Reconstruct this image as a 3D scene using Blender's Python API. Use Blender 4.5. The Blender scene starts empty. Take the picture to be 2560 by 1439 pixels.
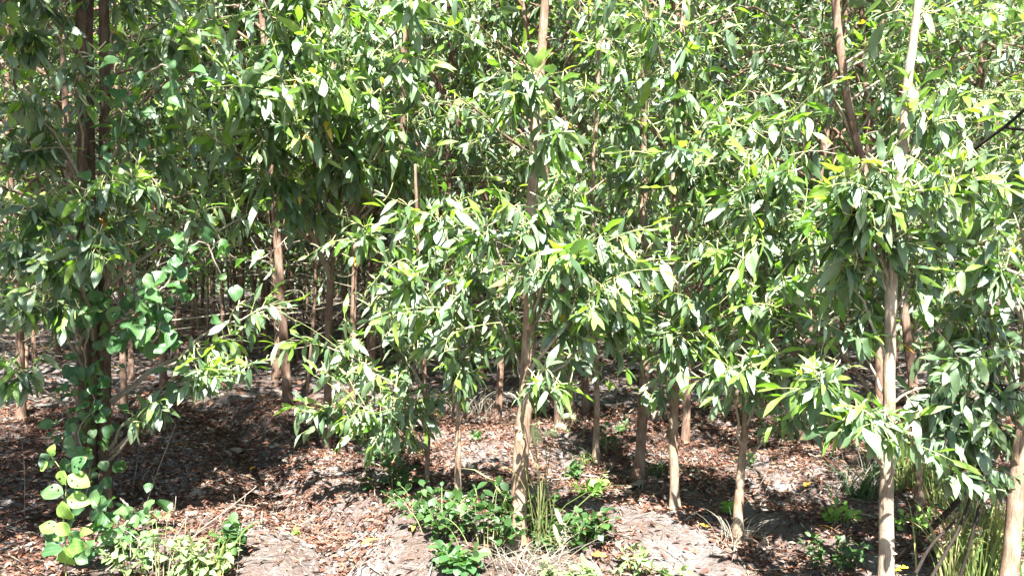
import bpy, math
import numpy as np
from mathutils import Matrix, Vector

# ------------------------------------------------------------------ camera, sky, sun, exposure
scene = bpy.context.scene
CAMZ = 1.6
FPX = 2000.0                                   # focal length in pixels of the 2560 wide photograph
PITCH = math.atan((719.5 - 640.0) / FPX)
cam_data = bpy.data.cameras.new('camera')
cam_data.sensor_width = 36.0
cam_data.lens = 36.0 * FPX / 2560.0
cam_data.clip_start = 0.05
cam_data.clip_end = 2000.0
cam = bpy.data.objects.new('camera', cam_data)
scene.collection.objects.link(cam)
cam.location = (0, 0, CAMZ)
cam.rotation_euler = (math.radians(90) - PITCH, 0, 0)
scene.camera = cam

SUN_EL = math.radians(56)
SUN_AZ = math.radians(176)                     # clockwise from +Y: behind the camera, a little to its right
sun_dir = Vector((math.sin(SUN_AZ) * math.cos(SUN_EL), math.cos(SUN_AZ) * math.cos(SUN_EL), math.sin(SUN_EL)))
world = bpy.data.worlds.new('World')
scene.world = world
world.use_nodes = True
wn = world.node_tree.nodes
sky = wn.new('ShaderNodeTexSky')
sky.sky_type = 'NISHITA'
sky.sun_disc = False
sky.sun_elevation = SUN_EL
sky.sun_rotation = SUN_AZ
sky.air_density = 1.0
sky.dust_density = 0.8
sky.ozone_density = 1.0
wn['Background'].inputs['Strength'].default_value = 0.05
world.node_tree.links.new(sky.outputs[0], wn['Background'].inputs['Color'])
sl = bpy.data.lights.new('sun', 'SUN')
sl.energy = 5.0
sl.angle = math.radians(0.53)
sl.color = (1.0, 0.985, 0.96)
sun = bpy.data.objects.new('sun', sl)
scene.collection.objects.link(sun)
sun.location = (0, 0, 30)
sun.rotation_euler = (-sun_dir).to_track_quat('-Z', 'Y').to_euler()
scene.view_settings.view_transform = 'Standard'
scene.view_settings.look = 'None'
scene.view_settings.gamma = 1.0
scene.view_settings.use_curve_mapping = False
scene.view_settings.exposure = 3.1
scene.render.engine = 'CYCLES'
scene.cycles.use_denoising = True
scene.cycles.max_bounces = 6
scene.cycles.diffuse_bounces = 3
scene.cycles.glossy_bounces = 3
scene.cycles.transmission_bounces = 4
scene.cycles.sample_clamp_indirect = 6.0

COL = scene.collection
rng = np.random.default_rng(11)
UP = np.array([0.0, 0.0, 1.0])


# ------------------------------------------------------------------ pixel <-> world
def ray(px, py):
    u = (px - 1280.0) / FPX
    v = (719.5 - py) / FPX
    c, s = math.cos(PITCH), math.sin(PITCH)
    return np.array([u, c + v * s, -s + v * c])


def at(px, py, Y):
    d = ray(px, py)
    return np.array([0, 0, CAMZ]) + d * (Y / d[1])


def project(P):
    q = np.asarray(P) - np.array([0, 0, CAMZ])
    c, s = math.cos(PITCH), math.sin(PITCH)
    f = q[..., 1] * c - q[..., 2] * s
    u = q[..., 1] * s + q[..., 2] * c
    return 1280 + FPX * q[..., 0] / f, 719.5 - FPX * u / f, f


# ------------------------------------------------------------------ ground height
_nr = np.random.default_rng(5)
_waves = []
for wl, amp in ((3.1, .035), (1.7, .022), (0.9, .012), (0.45, .008), (0.22, .006), (0.12, .004)):
    for _ in range(4):
        a = _nr.uniform(0, 2 * math.pi)
        _waves.append((2 * math.pi / wl / _nr.uniform(.8, 1.25), math.cos(a), math.sin(a), _nr.uniform(0, 6.28), amp * .6))


def _flat(px, py):
    d = ray(px, py)
    t = -CAMZ / d[2]
    return np.array([d[0] * t, d[1] * t])


GULLY = np.array([_flat(*p) for p in ((455, 985), (530, 1025), (600, 1090), (650, 1170), (715, 1240), (790, 1300), (860, 1400), (930, 1500))])


def gully_dist(x, y):
    best = np.full(np.shape(x), 1e9)
    side = np.zeros(np.shape(x))
    for i in range(len(GULLY) - 1):
        a, b = GULLY[i], GULLY[i + 1]
        ab = b - a
        L2 = ab @ ab
        t = np.clip(((x - a[0]) * ab[0] + (y - a[1]) * ab[1]) / L2, 0, 1)
        dx, dy = x - (a[0] + t * ab[0]), y - (a[1] + t * ab[1])
        d = np.hypot(dx, dy)
        m = d < best
        best = np.where(m, d, best)
        side = np.where(m, ab[0] * dy - ab[1] * dx, side)
    return best, np.sign(side)


def hgt(x, y):
    x = np.asarray(x, float)
    y = np.asarray(y, float)
    z = np.zeros(np.broadcast(x, y).shape)
    fade = np.clip(1.5 - np.hypot(x, y - 6) / 18, .15, 1)
    for k, cx, cy, ph, am in _waves:
        z = z + am * np.sin(k * (x * cx + y * cy) + ph + 1.3 * np.sin(.7 * k * (x * cy - y * cx) + ph * 2))
    z = z * fade
    d, s = gully_dist(x, y)
    cl = np.exp(-((d - .35) / .5) ** 2)
    z = z + cl * .007 * (np.sin(23 * x + 4 * np.sin(17 * y)) * np.sin(27 * y + 3 * np.sin(19 * x)) + .7 * np.sin(51 * x + 3 * np.sin(43 * y)) * np.sin(47 * y))
    z = z - 0.12 * np.exp(-(d / .23) ** 2) + 0.06 * np.exp(-((d - .40) / .28) ** 2)
    return z


def ground_at(px, py):
    d = ray(px, py)
    z = 0.0
    for _ in range(8):
        t = (z - CAMZ) / d[2]
        z = float(hgt(d[0] * t, d[1] * t))
    return np.array([d[0] * t, d[1] * t, z])


# ------------------------------------------------------------------ materials
def mat(name):
    m = bpy.data.materials.new(name)
    m.use_nodes = True
    nt = m.node_tree
    for n in list(nt.nodes):
        nt.nodes.remove(n)
    out = nt.nodes.new('ShaderNodeOutputMaterial')
    return m, nt, out


def N(nt, typ, **kw):
    n = nt.nodes.new(typ)
    for k, v in kw.items():
        if k in n.inputs:
            n.inputs[k].default_value = v
        else:
            setattr(n, k, v)
    return n


def ramp(nt, src, stops, interp='LINEAR'):
    r = nt.nodes.new('ShaderNodeValToRGB')
    r.color_ramp.interpolation = interp
    els = r.color_ramp.elements
    while len(els) < len(stops):
        els.new(.5)
    for e, (p, c) in zip(els, stops):
        e.position = p
        e.color = (*c, 1) if len(c) == 3 else c
    nt.links.new(src, r.inputs[0])
    return r.outputs[0]


def math_node(nt, op, a, b=None, clamp=False):
    n = nt.nodes.new('ShaderNodeMath')
    n.operation = op
    n.use_clamp = clamp
    for i, v in enumerate((a, b)):
        if v is None:
            continue
        if isinstance(v, (int, float)):
            n.inputs[i].default_value = v
        else:
            nt.links.new(v, n.inputs[i])
    return n.outputs[0]


def mixc(nt, fac, a, b, mode='MIX'):
    n = nt.nodes.new('ShaderNodeMix')
    n.data_type = 'RGBA'
    n.blend_type = mode
    for i, v in ((0, fac), (6, a), (7, b)):
        if isinstance(v, (int, float)):
            n.inputs[i].default_value = v
        elif isinstance(v, tuple):
            n.inputs[i].default_value = (*v, 1)
        else:
            nt.links.new(v, n.inputs[i])
    return n.outputs[2]


def piece_random(nt):
    g = nt.nodes.new('ShaderNodeNewGeometry')
    o = nt.nodes.new('ShaderNodeObjectInfo')
    s = math_node(nt, 'ADD', g.outputs['Random Per Island'], o.outputs['Random'])
    return math_node(nt, 'FRACT', s)


def leaf_mat(name, stops, trans_gain, trans_fac, rough=.36, spec=.5, veins=5.0):
    m, nt, out = mat(name)
    L = nt.links
    r = piece_random(nt)
    base = ramp(nt, r, stops)
    uv = nt.nodes.new('ShaderNodeUVMap')
    sep = nt.nodes.new('ShaderNodeSeparateXYZ')
    L.new(uv.outputs[0], sep.inputs[0])
    # long parallel veins
    v = math_node(nt, 'SINE', math_node(nt, 'MULTIPLY', sep.outputs[0], veins * 6.283))
    v = math_node(nt, 'POWER', math_node(nt, 'MULTIPLY_ADD', v, .5) if False else math_node(nt, 'ABSOLUTE', v), 6.0)
    rib = math_node(nt, 'LESS_THAN', math_node(nt, 'ABSOLUTE', math_node(nt, 'SUBTRACT', sep.outputs[0], .5)), .035)
    v = math_node(nt, 'MAXIMUM', v, math_node(nt, 'MULTIPLY', rib, 1.3))
    light = mixc(nt, 1.0, base, (1.5, 1.42, 1.25), 'MULTIPLY')
    col = mixc(nt, math_node(nt, 'MULTIPLY', v, .55), base, light)
    noi = N(nt, 'ShaderNodeTexNoise', Scale=38.0, Detail=2.0)
    tc = nt.nodes.new('ShaderNodeTexCoord')
    L.new(tc.outputs['Object'], noi.inputs['Vector'])
    col = mixc(nt, math_node(nt, 'MULTIPLY', noi.outputs[0], .5), col, mixc(nt, 1.0, col, (.72, .8, .6), 'MULTIPLY'))
    tipf = math_node(nt, 'MULTIPLY', math_node(nt, 'GREATER_THAN', math_node(nt, 'ADD', sep.outputs[1], math_node(nt, 'MULTIPLY', noi.outputs[0], .25)), 1.02),
                     math_node(nt, 'GREATER_THAN', math_node(nt, 'FRACT', math_node(nt, 'MULTIPLY', r, 7.31)), .72))
    col = mixc(nt, math_node(nt, 'MULTIPLY', tipf, .8), col, (.16, .10, .045))
    p = N(nt, 'ShaderNodeBsdfPrincipled', Roughness=rough)
    p.inputs['Specular IOR Level'].default_value = spec
    L.new(col, p.inputs['Base Color'])
    bp = N(nt, 'ShaderNodeBump', Strength=.35, Distance=.002)
    L.new(v, bp.inputs['Height'])
    L.new(bp.outputs[0], p.inputs['Normal'])
    t = nt.nodes.new('ShaderNodeBsdfTranslucent')
    L.new(mixc(nt, 1.0, col, trans_gain, 'MULTIPLY'), t.inputs['Color'])
    mx = N(nt, 'ShaderNodeMixShader', Fac=trans_fac)
    L.new(p.outputs[0], mx.inputs[1])
    L.new(t.outputs[0], mx.inputs[2])
    L.new(mx.outputs[0], out.inputs[0])
    return m


M = {}
M['leaf'] = leaf_mat('mature_phyllode', [(0, (.040, .076, .034)), (.3, (.064, .108, .050)), (.65, (.100, .150, .078)), (1, (.175, .225, .140))], (1.8, 2.2, .65), .24, rough=.40, spec=.9)
M['young'] = leaf_mat('young_phyllode', [(0, (.09, .19, .026)), (.5, (.135, .235, .040)), (1, (.20, .275, .07))], (1.8, 2.0, .6), .40, rough=.38, spec=.7)
M['yellow'] = leaf_mat('yellowed_phyllode', [(0, (.42, .33, .03)), (.5, (.48, .25, .03)), (1, (.36, .16, .03))], (1.6, 1.5, .8), .35)
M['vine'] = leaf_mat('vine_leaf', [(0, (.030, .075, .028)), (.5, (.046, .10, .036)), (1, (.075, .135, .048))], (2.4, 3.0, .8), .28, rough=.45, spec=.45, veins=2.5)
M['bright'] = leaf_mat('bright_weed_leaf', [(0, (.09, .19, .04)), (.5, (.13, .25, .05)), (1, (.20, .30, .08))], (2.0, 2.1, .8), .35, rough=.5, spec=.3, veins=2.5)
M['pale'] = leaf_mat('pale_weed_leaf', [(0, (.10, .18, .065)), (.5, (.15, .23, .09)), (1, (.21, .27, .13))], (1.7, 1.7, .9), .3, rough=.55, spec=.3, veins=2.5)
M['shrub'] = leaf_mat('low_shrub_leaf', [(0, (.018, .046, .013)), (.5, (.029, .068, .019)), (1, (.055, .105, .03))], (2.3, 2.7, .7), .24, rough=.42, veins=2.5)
M['grass'] = leaf_mat('grass_blade', [(0, (.07, .12, .03)), (.5, (.12, .17, .05)), (.8, (.22, .22, .09)), (1, (.36, .31, .17))], (1.8, 1.8, .8), .3, rough=.5, veins=1.5)
M['dry'] = leaf_mat('dry_grass', [(0, (.15, .13, .10)), (.5, (.22, .20, .165)), (1, (.29, .27, .24))], (1.1, 1.05, .9), .2, rough=.7, spec=.2, veins=1)
M['catkin'] = leaf_mat('flower_spike', [(0, (.36, .38, .18)), (.5, (.46, .46, .26)), (1, (.52, .50, .36))], (1.1, 1.1, .9), .25, rough=.7, spec=.2, veins=1)
M['flower'] = leaf_mat('yellow_petal', [(0, (.75, .62, .02)), (1, (.82, .72, .04))], (1.1, 1.1, .8), .3, rough=.5, veins=1)
M['litter'] = leaf_mat('fallen_leaf', [(0, (.040, .021, .016)), (.3, (.083, .036, .024)), (.58, (.135, .057, .036)), (.78, (.185, .088, .056)), (.90, (.22, .145, .105)), (.96, (.31, .275, .24)), (1, (.27, .245, .22))],
                      (1.2, 1.0, .8), .12, rough=.62, spec=.35)
M['litter_yellow'] = leaf_mat('fallen_yellow_leaf', [(0, (.52, .34, .04)), (1, (.46, .20, .04))], (1.2, 1.0, .8), .15, rough=.55)


def bark_mat(name, dark, mid, pale, patch):
    m, nt, out = mat(name)
    L = nt.links
    tc = nt.nodes.new('ShaderNodeTexCoord')
    oi = nt.nodes.new('ShaderNodeObjectInfo')
    off = nt.nodes.new('ShaderNodeVectorMath')
    off.operation = 'ADD'
    L.new(tc.outputs['Object'], off.inputs[0])
    sc = math_node(nt, 'MULTIPLY', oi.outputs['Random'], 37.0)
    L.new(sc, off.inputs[1])
    mp = N(nt, 'ShaderNodeMapping')
    mp.inputs['Scale'].default_value = (1, 1, .12)
    L.new(off.outputs[0], mp.inputs[0])
    n1 = N(nt, 'ShaderNodeTexNoise', Scale=95.0, Detail=6.0, Roughness=.65)
    L.new(mp.outputs[0], n1.inputs['Vector'])
    c = ramp(nt, n1.outputs[0], [(.28, dark), (.5, mid), (.72, pale)])
    mp2 = N(nt, 'ShaderNodeMapping')
    mp2.inputs['Scale'].default_value = (1, 1, .55)
    L.new(off.outputs[0], mp2.inputs[0])
    n2 = N(nt, 'ShaderNodeTexNoise', Scale=16.0, Detail=4.0, Roughness=.6)
    L.new(mp2.outputs[0], n2.inputs['Vector'])
    f = ramp(nt, n2.outputs[0], [(.46, (0, 0, 0)), (.62, (1, 1, 1))])
    c = mixc(nt, math_node(nt, 'MULTIPLY', f, .65), c, patch)
    n5 = N(nt, 'ShaderNodeTexNoise', Scale=5.0, Detail=5.0, Roughness=.7)
    L.new(off.outputs[0], n5.inputs['Vector'])
    c = mixc(nt, math_node(nt, 'MULTIPLY', ramp(nt, n5.outputs[0], [(.48, (0, 0, 0)), (.6, (1, 1, 1))]), .55), c, mixc(nt, 1.0, c, (.5, .46, .42), 'MULTIPLY'))
    n3 = N(nt, 'ShaderNodeTexNoise', Scale=260.0, Detail=3.0)
    L.new(off.outputs[0], n3.inputs['Vector'])
    c = mixc(nt, math_node(nt, 'MULTIPLY', n3.outputs[0], .35), c, dark)
    p = N(nt, 'ShaderNodeBsdfPrincipled', Roughness=.82)
    p.inputs['Specular IOR Level'].default_value = .2
    L.new(c, p.inputs['Base Color'])
    b = N(nt, 'ShaderNodeBump', Strength=.8, Distance=.008)
    L.new(math_node(nt, 'ADD', n1.outputs[0], math_node(nt, 'MULTIPLY', n3.outputs[0], .35)), b.inputs['Height'])
    L.new(b.outputs[0], p.inputs['Normal'])
    L.new(p.outputs[0], out.inputs[0])
    return m


M['bark_pale'] = bark_mat('tan_bark', (.095, .058, .037), (.19, .125, .082), (.285, .21, .148), (.32, .26, .19))
M['bark_cream'] = bark_mat('cream_bark', (.14, .10, .07), (.24, .185, .13), (.33, .265, .195), (.35, .30, .23))
M['bark_brown'] = bark_mat('brown_bark', (.072, .041, .027), (.15, .090, .060), (.235, .152, .105), (.25, .185, .135))
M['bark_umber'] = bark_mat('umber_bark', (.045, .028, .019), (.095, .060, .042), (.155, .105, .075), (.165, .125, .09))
M['twig'] = bark_mat('twig_bark', (.14, .11, .08), (.25, .21, .155), (.36, .32, .25), (.30, .28, .20))
M['green_twig'] = bark_mat('green_shoot', (.10, .13, .04), (.20, .22, .08), (.34, .33, .18), (.26, .27, .11))
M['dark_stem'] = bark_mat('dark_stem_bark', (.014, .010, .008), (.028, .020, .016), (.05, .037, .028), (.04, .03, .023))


def stone_mat():
    m, nt, out = mat('pale_stone')
    L = nt.links
    tc = nt.nodes.new('ShaderNodeTexCoord')
    r = piece_random(nt)
    c = ramp(nt, r, [(0, (.13, .105, .085)), (.4, (.19, .16, .13)), (.75, (.25, .205, .155)), (1, (.30, .27, .235))])
    n = N(nt, 'ShaderNodeTexNoise', Scale=30.0, Detail=6.0, Roughness=.7)
    L.new(tc.outputs['Object'], n.inputs['Vector'])
    c = mixc(nt, math_node(nt, 'MULTIPLY', n.outputs[0], .6), c, (.13, .085, .058))
    p = N(nt, 'ShaderNodeBsdfPrincipled', Roughness=.9)
    p.inputs['Specular IOR Level'].default_value = .2
    L.new(c, p.inputs['Base Color'])
    b = N(nt, 'ShaderNodeBump', Strength=.5, Distance=.01)
    L.new(n.outputs[0], b.inputs['Height'])
    L.new(b.outputs[0], p.inputs['Normal'])
    L.new(p.outputs[0], out.inputs[0])
    return m


M['stone'] = stone_mat()


def soil_mat():
    m, nt, out = mat('pale_dry_soil')
    L = nt.links
    tc = nt.nodes.new('ShaderNodeTexCoord')
    n1 = N(nt, 'ShaderNodeTexNoise', Scale=1.6, Detail=5.0, Roughness=.6)
    n2 = N(nt, 'ShaderNodeTexNoise', Scale=22.0, Detail=8.0, Roughness=.72)
    n3 = N(nt, 'ShaderNodeTexVoronoi', Scale=42.0)
    n4 = N(nt, 'ShaderNodeTexNoise', Scale=140.0, Detail=4.0, Roughness=.7)
    for n in (n1, n2, n3, n4):
        L.new(tc.outputs['Object'], n.inputs['Vector'])
    c1 = ramp(nt, n2.outputs[0], [(.25, (.095, .080, .070)), (.45, (.185, .166, .152)), (.6, (.28, .262, .246)), (.78, (.40, .385, .37))])
    c2 = ramp(nt, n4.outputs[0], [(.3, (.06, .033, .024)), (.5, (.115, .070, .050)), (.7, (.20, .16, .135))])
    f = ramp(nt, n1.outputs[0], [(.36, (0, 0, 0)), (.58, (1, 1, 1))])
    c = mixc(nt, math_node(nt, 'MULTIPLY', f, .8), c1, c2)
    p = N(nt, 'ShaderNodeBsdfPrincipled', Roughness=.95)
    p.inputs['Specular IOR Level'].default_value = .15
    L.new(c, p.inputs['Base Color'])
    h = math_node(nt, 'ADD', math_node(nt, 'MULTIPLY', n2.outputs[0], 1.0), math_node(nt, 'MULTIPLY', n4.outputs[0], .5))
    h = math_node(nt, 'SUBTRACT', h, math_node(nt, 'MULTIPLY', n3.outputs['Distance'], .5))
    b = N(nt, 'ShaderNodeBump', Strength=1.0, Distance=.045)
    L.new(h, b.inputs['Height'])
    L.new(b.outputs[0], p.inputs['Normal'])
    L.new(p.outputs[0], out.inputs[0])
    return m


M['soil'] = soil_mat()


# ------------------------------------------------------------------ mesh helpers
def nrm(v):
    return v / np.maximum(np.linalg.norm(v, axis=-1, keepdims=True), 1e-9)


class Buf:
    """collects triangles and links them as ONE mesh object"""

    def __init__(self):
        self.v, self.t, self.uv, self.mi, self.n = [], [], [], [], 0

    def add(self, v, t, uv=None, mi=0):
        v = np.asarray(v, float).reshape(-1, 3)
        t = np.asarray(t, int).reshape(-1, 3)
        self.v.append(v)
        self.t.append(t + self.n)
        self.uv.append(np.zeros((len(v), 2)) if uv is None else np.asarray(uv, float))
        self.mi.append(np.full(len(t), mi) if np.isscalar(mi) else np.asarray(mi))
        self.n += len(v)

    def mesh(self, name, mats, origin=(0, 0, 0), flat=False):
        me = bpy.data.meshes.new(name)
        v = np.concatenate(self.v) - np.asarray(origin)
        t = np.concatenate(self.t)
        uv = np.concatenate(self.uv)
        me.vertices.add(len(v))
        me.vertices.foreach_set('co', v.astype(np.float32).ravel())
        me.loops.add(len(t) * 3)
        me.loops.foreach_set('vertex_index', t.astype(np.int32).ravel())
        me.polygons.add(len(t))
        me.polygons.foreach_set('loop_start', (np.arange(len(t)) * 3).astype(np.int32))
        me.polygons.foreach_set('material_index', np.concatenate(self.mi).astype(np.int32))
        me.polygons.foreach_set('use_smooth', np.full(len(t), not flat))
        ul = me.uv_layers.new(name='UVMap')
        ul.data.foreach_set('uv', uv[t.ravel()].astype(np.float32).ravel())
        for m in mats:
            me.materials.append(M[m])
        me.update(calc_edges=True)
        return me

    def build(self, name, mats, parent=None, origin=(0, 0, 0), flat=False):
        return link(name, self.mesh(name, mats, origin, flat), parent)


def link(name, data, parent=None, loc=None):
    o = bpy.data.objects.new(name, data)
    COL.objects.link(o)
    if parent is not None:
        o.parent = parent
    if loc is not None:
        o.location = loc
    return o


def tag(o, label=None, cat=None, group=None, kind=None):
    for k, v in (('label', label), ('category', cat), ('group', group), ('kind', kind)):
        if v:
            o[k] = v
    return o


def thing(name, loc, label, cat, group=None):
    o = link(name, None, None, loc)
    o.empty_display_size = .1
    return tag(o, label, cat, group)


def resample(pts, n):
    """Catmull-Rom through pts, n samples"""
    p = np.asarray(pts, float)
    if len(p) == 2:
        return p[0] + (p[1] - p[0]) * np.linspace(0, 1, n)[:, None]
    e = np.vstack([2 * p[0] - p[1], p, 2 * p[-1] - p[-2]])
    cum = np.r_[0, np.cumsum(np.linalg.norm(np.diff(p, axis=0), axis=1))]
    s = np.linspace(0, cum[-1], n)
    k = np.clip(np.searchsorted(cum, s, side='right') - 1, 0, len(p) - 2)
    u = ((s - cum[k]) / np.maximum(cum[k + 1] - cum[k], 1e-9))[:, None]
    a, b, c, d = e[k], e[k + 1], e[k + 2], e[k + 3]
    return .5 * (2 * b + (c - a) * u + (2 * a - 5 * b + 4 * c - d) * u ** 2 + (3 * b - a - 3 * c + d) * u ** 3)


def tube(buf, path, rad, sides=8, rough=0.0, mi=0, r=rng):
    path = np.asarray(path, float)
    n = len(path)
    rad = np.broadcast_to(np.asarray(rad, float), (n,))
    tan = nrm(np.gradient(path, axis=0))
    ref = np.array([1.0, 0, 0]) if abs(tan[0][0]) < .8 else np.array([0, 1.0, 0])
    U = np.zeros((n, 3))
    u = ref - tan[0] * (ref @ tan[0])
    for i in range(n):
        u = u - tan[i] * (u @ tan[i])
        u = u / max(np.linalg.norm(u), 1e-9)
        U[i] = u
    W = np.cross(tan, U)
    a = np.arange(sides) * 2 * math.pi / sides
    rr = rad[:, None] * np.ones(sides)
    if rough:
        ph = r.uniform(0, 6.28, 6)
        ii = np.arange(n)[:, None]
        rr = rr * (1 + rough * (.6 * np.sin(2 * a + ph[0] + ii * .23) + .5 * np.sin(3 * a + ph[1] - ii * .41) + .6 * np.sin(ii * .7 + ph[2]) * np.sin(a + ph[3]) + r.normal(0, .35, (n, sides))))
    v = path[:, None, :] + rr[..., None] * (np.cos(a)[None, :, None] * U[:, None, :] + np.sin(a)[None, :, None] * W[:, None, :])
    i, j = np.meshgrid(np.arange(n - 1), np.arange(sides), indexing='ij')
    j2 = (j + 1) % sides
    A, B, C, D = i * sides + j, i * sides + j2, (i + 1) * sides + j2, (i + 1) * sides + j
    t = np.concatenate([np.stack([A, B, C], -1).reshape(-1, 3), np.stack([A, C, D], -1).reshape(-1, 3)])
    uv = np.stack(np.broadcast_arrays(a[None, :] / 6.283, np.linspace(0, 1, n)[:, None]), -1).reshape(-1, 2)
    vv = np.vstack([v.reshape(-1, 3), path[-1] + tan[-1] * rad[-1] * .8])
    cap = np.stack([(n - 1) * sides + np.arange(sides), (n - 1) * sides + (np.arange(sides) + 1) % sides, np.full(sides, n * sides)], -1)
    buf.add(vv, np.vstack([t, cap]), np.vstack([uv, [[.5, 1]]]), mi)


def bezier(a, c, b, n):
    t = np.linspace(0, 1, n)[:, None]
    return (1 - t) ** 2 * a + 2 * t * (1 - t) * c + t ** 2 * b


# ------------------------------------------------------------------ leaf templates: length 1 along +Y, upper face +Z
def leaf_shape(rows, wide, W, peak=.45, sick=0.0, arch=0.0, fold=.12, wave=0.0, twist=0.0, stalk=0.0, holes=None):
    """rows interior rows, `wide` vertices across (2 or 3 or more)"""
    ts = np.linspace(0, 1, rows + 2)[1:-1]
    V, UVs, T = [[0, 0, 0]], [[.5, 0]], []
    px = math.log(.5) / math.log(peak)
    for k, t in enumerate(ts):
        tb = max(0.0, (t - stalk) / (1 - stalk))
        hw = .5 * W * max(math.sin(math.pi * tb ** px), 0.0) ** .85 + .006
        for j in range(wide):
            s = -1 + 2 * j / (wide - 1)
            tw = twist * t
            x, z = s * hw, abs(s) * hw * fold * 2 + wave * math.sin(t * 9 + s * 2) * abs(s) * hw
            x, z = x * math.cos(tw) - z * math.sin(tw), x * math.sin(tw) + z * math.cos(tw)
            V.append([x + sick * math.sin(math.pi * t * .5) * t, t * (1 - .12 * abs(arch) * t), z - arch * t * t])
            UVs.append([(s + 1) / 2, t])
    V.append([sick, 1 - .12 * abs(arch), -arch])
    UVs.append([.5, 1])
    n = len(ts)
    for j in range(wide - 1):
        T.append([0, 1 + j + 1, 1 + j])
    for k in range(n - 1):
        for j in range(wide - 1):
            if holes and (k, j) in holes:
                continue
            a = 1 + k * wide + j
            T += [[a, a + 1, a + wide + 1], [a, a + wide + 1, a + wide]]
    e = 1 + n * wide
    for j in range(wide - 1):
        a = 1 + (n - 1) * wide + j
        T.append([a, a + 1, e])
    return np.array(V, float), np.array(T), np.array(UVs, float)


NEAR_LEAF = [leaf_shape(5, 3, W, .45, s, a, .10, w, tw) for W, s, a, w, tw in (
    (.27, .18, .16, .2, .4), (.31, -.15, .26, .2, -.6), (.23, .26, .36, .3, .7), (.36, .08, .08, .3, .3),
    (.21, -.24, .48, .2, -.5), (.29, .20, -.06, .35, .9), (.25, -.12, .24, .4, -1.1), (.38, .12, .16, .2, .25))]
MID_LEAF = [leaf_shape(3, 3, W, .45, s, a, .10, 0, tw) for W, s, a, tw in (
    (.25, .16, .18, .4), (.30, -.14, .26, -.6), (.22, .24, .36, .7), (.34, .06, .06, .3), (.21, -.22, .44, -.5))]
FAR_LEAF = [leaf_shape(2, 2, W, .45, s, a, 0, 0, tw) for W, s, a, tw in ((.27, .12, .2, .5), (.31, -.12, .15, -.5), (.24, .16, .3, .3))]
ROUND_LEAF = [leaf_shape(7, 5, W, .42, s, a, f, w, 0, .04) for W, s, a, w, f in ((.74, .03, .18, .15, .2), (.84, -.04, .30, .2, .1), (.66, .05, .08, .3, .28), (.60, 0, .34, .2, .18), (.72, .08, -.1, .35, .12))]
SHRUB_LEAF = [leaf_shape(5, 3, W, .56, s, a, .12, 0, 0, .08) for W, s, a in ((.60, .03, .15), (.68, -.04, .25), (.54, .05, .05))]
WEED_LEAF = [leaf_shape(5, 3, W, .30, s, a, .15, .2, 0, .12) for W, s, a in ((.62, .05, .3), (.70, -.06, .15), (.55, .1, .4))]
HOLED_LEAF = [leaf_shape(12, 9, W, .42, s, a, .10, .12, 0, .03, holes=h) for W, s, a, h in (
    (.78, .03, .16, {(3, 2), (3, 3), (6, 5), (7, 5), (7, 6), (5, 1), (9, 3)}), (.84, -.04, .2, {(4, 6), (4, 5), (5, 6), (8, 2), (8, 1), (2, 3), (6, 3), (7, 3)}), (.74, .02, .12, {(6, 6), (2, 5)}))]
LITTER_LEAF = [leaf_shape(2, 3, W, .45, s, a, f, 0, tw) for W, s, a, f, tw in (
    (.26, .14, .18, .5, .6), (.30, -.16, .30, .3, -.8), (.22, .25, -.12, .6, .4), (.34, .05, .1, .2, .9), (.18, -.2, .35, .8, -.5))]
LITTER_LEAF += [leaf_shape(1, 3, W, .45, s, a, f, 0, tw) for W, s, a, f, tw in ((.30, .1, .2, .5, .5), (.24, -.15, .3, .7, -.6), (.36, .05, -.1, .3, .8), (.2, .2, .2, .9, .3))]
LITTER_FAR = [leaf_shape(1, 2, W, .45, s, a, 0, 0, tw) for W, s, a, tw in ((.34, .1, .2, .5), (.42, -.1, .1, -.6))]


class Leaves:
    def __init__(self):
        self.P, self.A, self.Nn, self.S, self.mi, self.own = [], [], [], [], [], []

    def add(self, P, A, Nn, S, mi, own=-1):
        k = len(P)
        self.P.append(P)
        self.A.append(A)
        self.Nn.append(Nn)
        self.S.append(np.broadcast_to(S, (k,)))
        self.mi.append(np.broadcast_to(mi, (k,)))
        self.own.append(np.full(k, own))

    def arrays(self):
        return [np.concatenate(x) for x in (self.P, self.A, self.Nn, self.S, self.mi, self.own)]


def frames(A, Nn):
    A = nrm(A)
    Nn = nrm(Nn - A * np.sum(A * Nn, 1, keepdims=True))
    X = np.cross(A, Nn)
    return X, A, Nn


def stamp(buf, templates, P, A, Nn, S, mi, r=rng):
    """stamp leaf templates at many places into one buffer"""
    if len(P) == 0:
        return
    X, A, Nn = frames(A, Nn)
    pick = r.integers(0, len(templates), len(P))
    for k, (tv, tt, tuv) in enumerate(templates):
        m = pick == k
        c = int(m.sum())
        if not c:
            continue
        s = S[m][:, None, None]
        v = P[m][:, None, :] + s * (tv[None, :, 0:1] * X[m][:, None, :] + tv[None, :, 1:2] * A[m][:, None, :] + tv[None, :, 2:3] * Nn[m][:, None, :])
        t = tt[None] + (np.arange(c) * len(tv))[:, None, None]
        buf.add(v.reshape(-1, 3), t.reshape(-1, 3), np.tile(tuv, (c, 1)), np.repeat(mi[m], len(tt)))


_mesh_cache = {}


def leaf_mesh(templates, k, material):
    key = (id(templates), k, material)
    if key not in _mesh_cache:
        b = Buf()
        b.add(*templates[k])
        _mesh_cache[key] = b.mesh('leaf', [material])
    return _mesh_cache[key]


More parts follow.
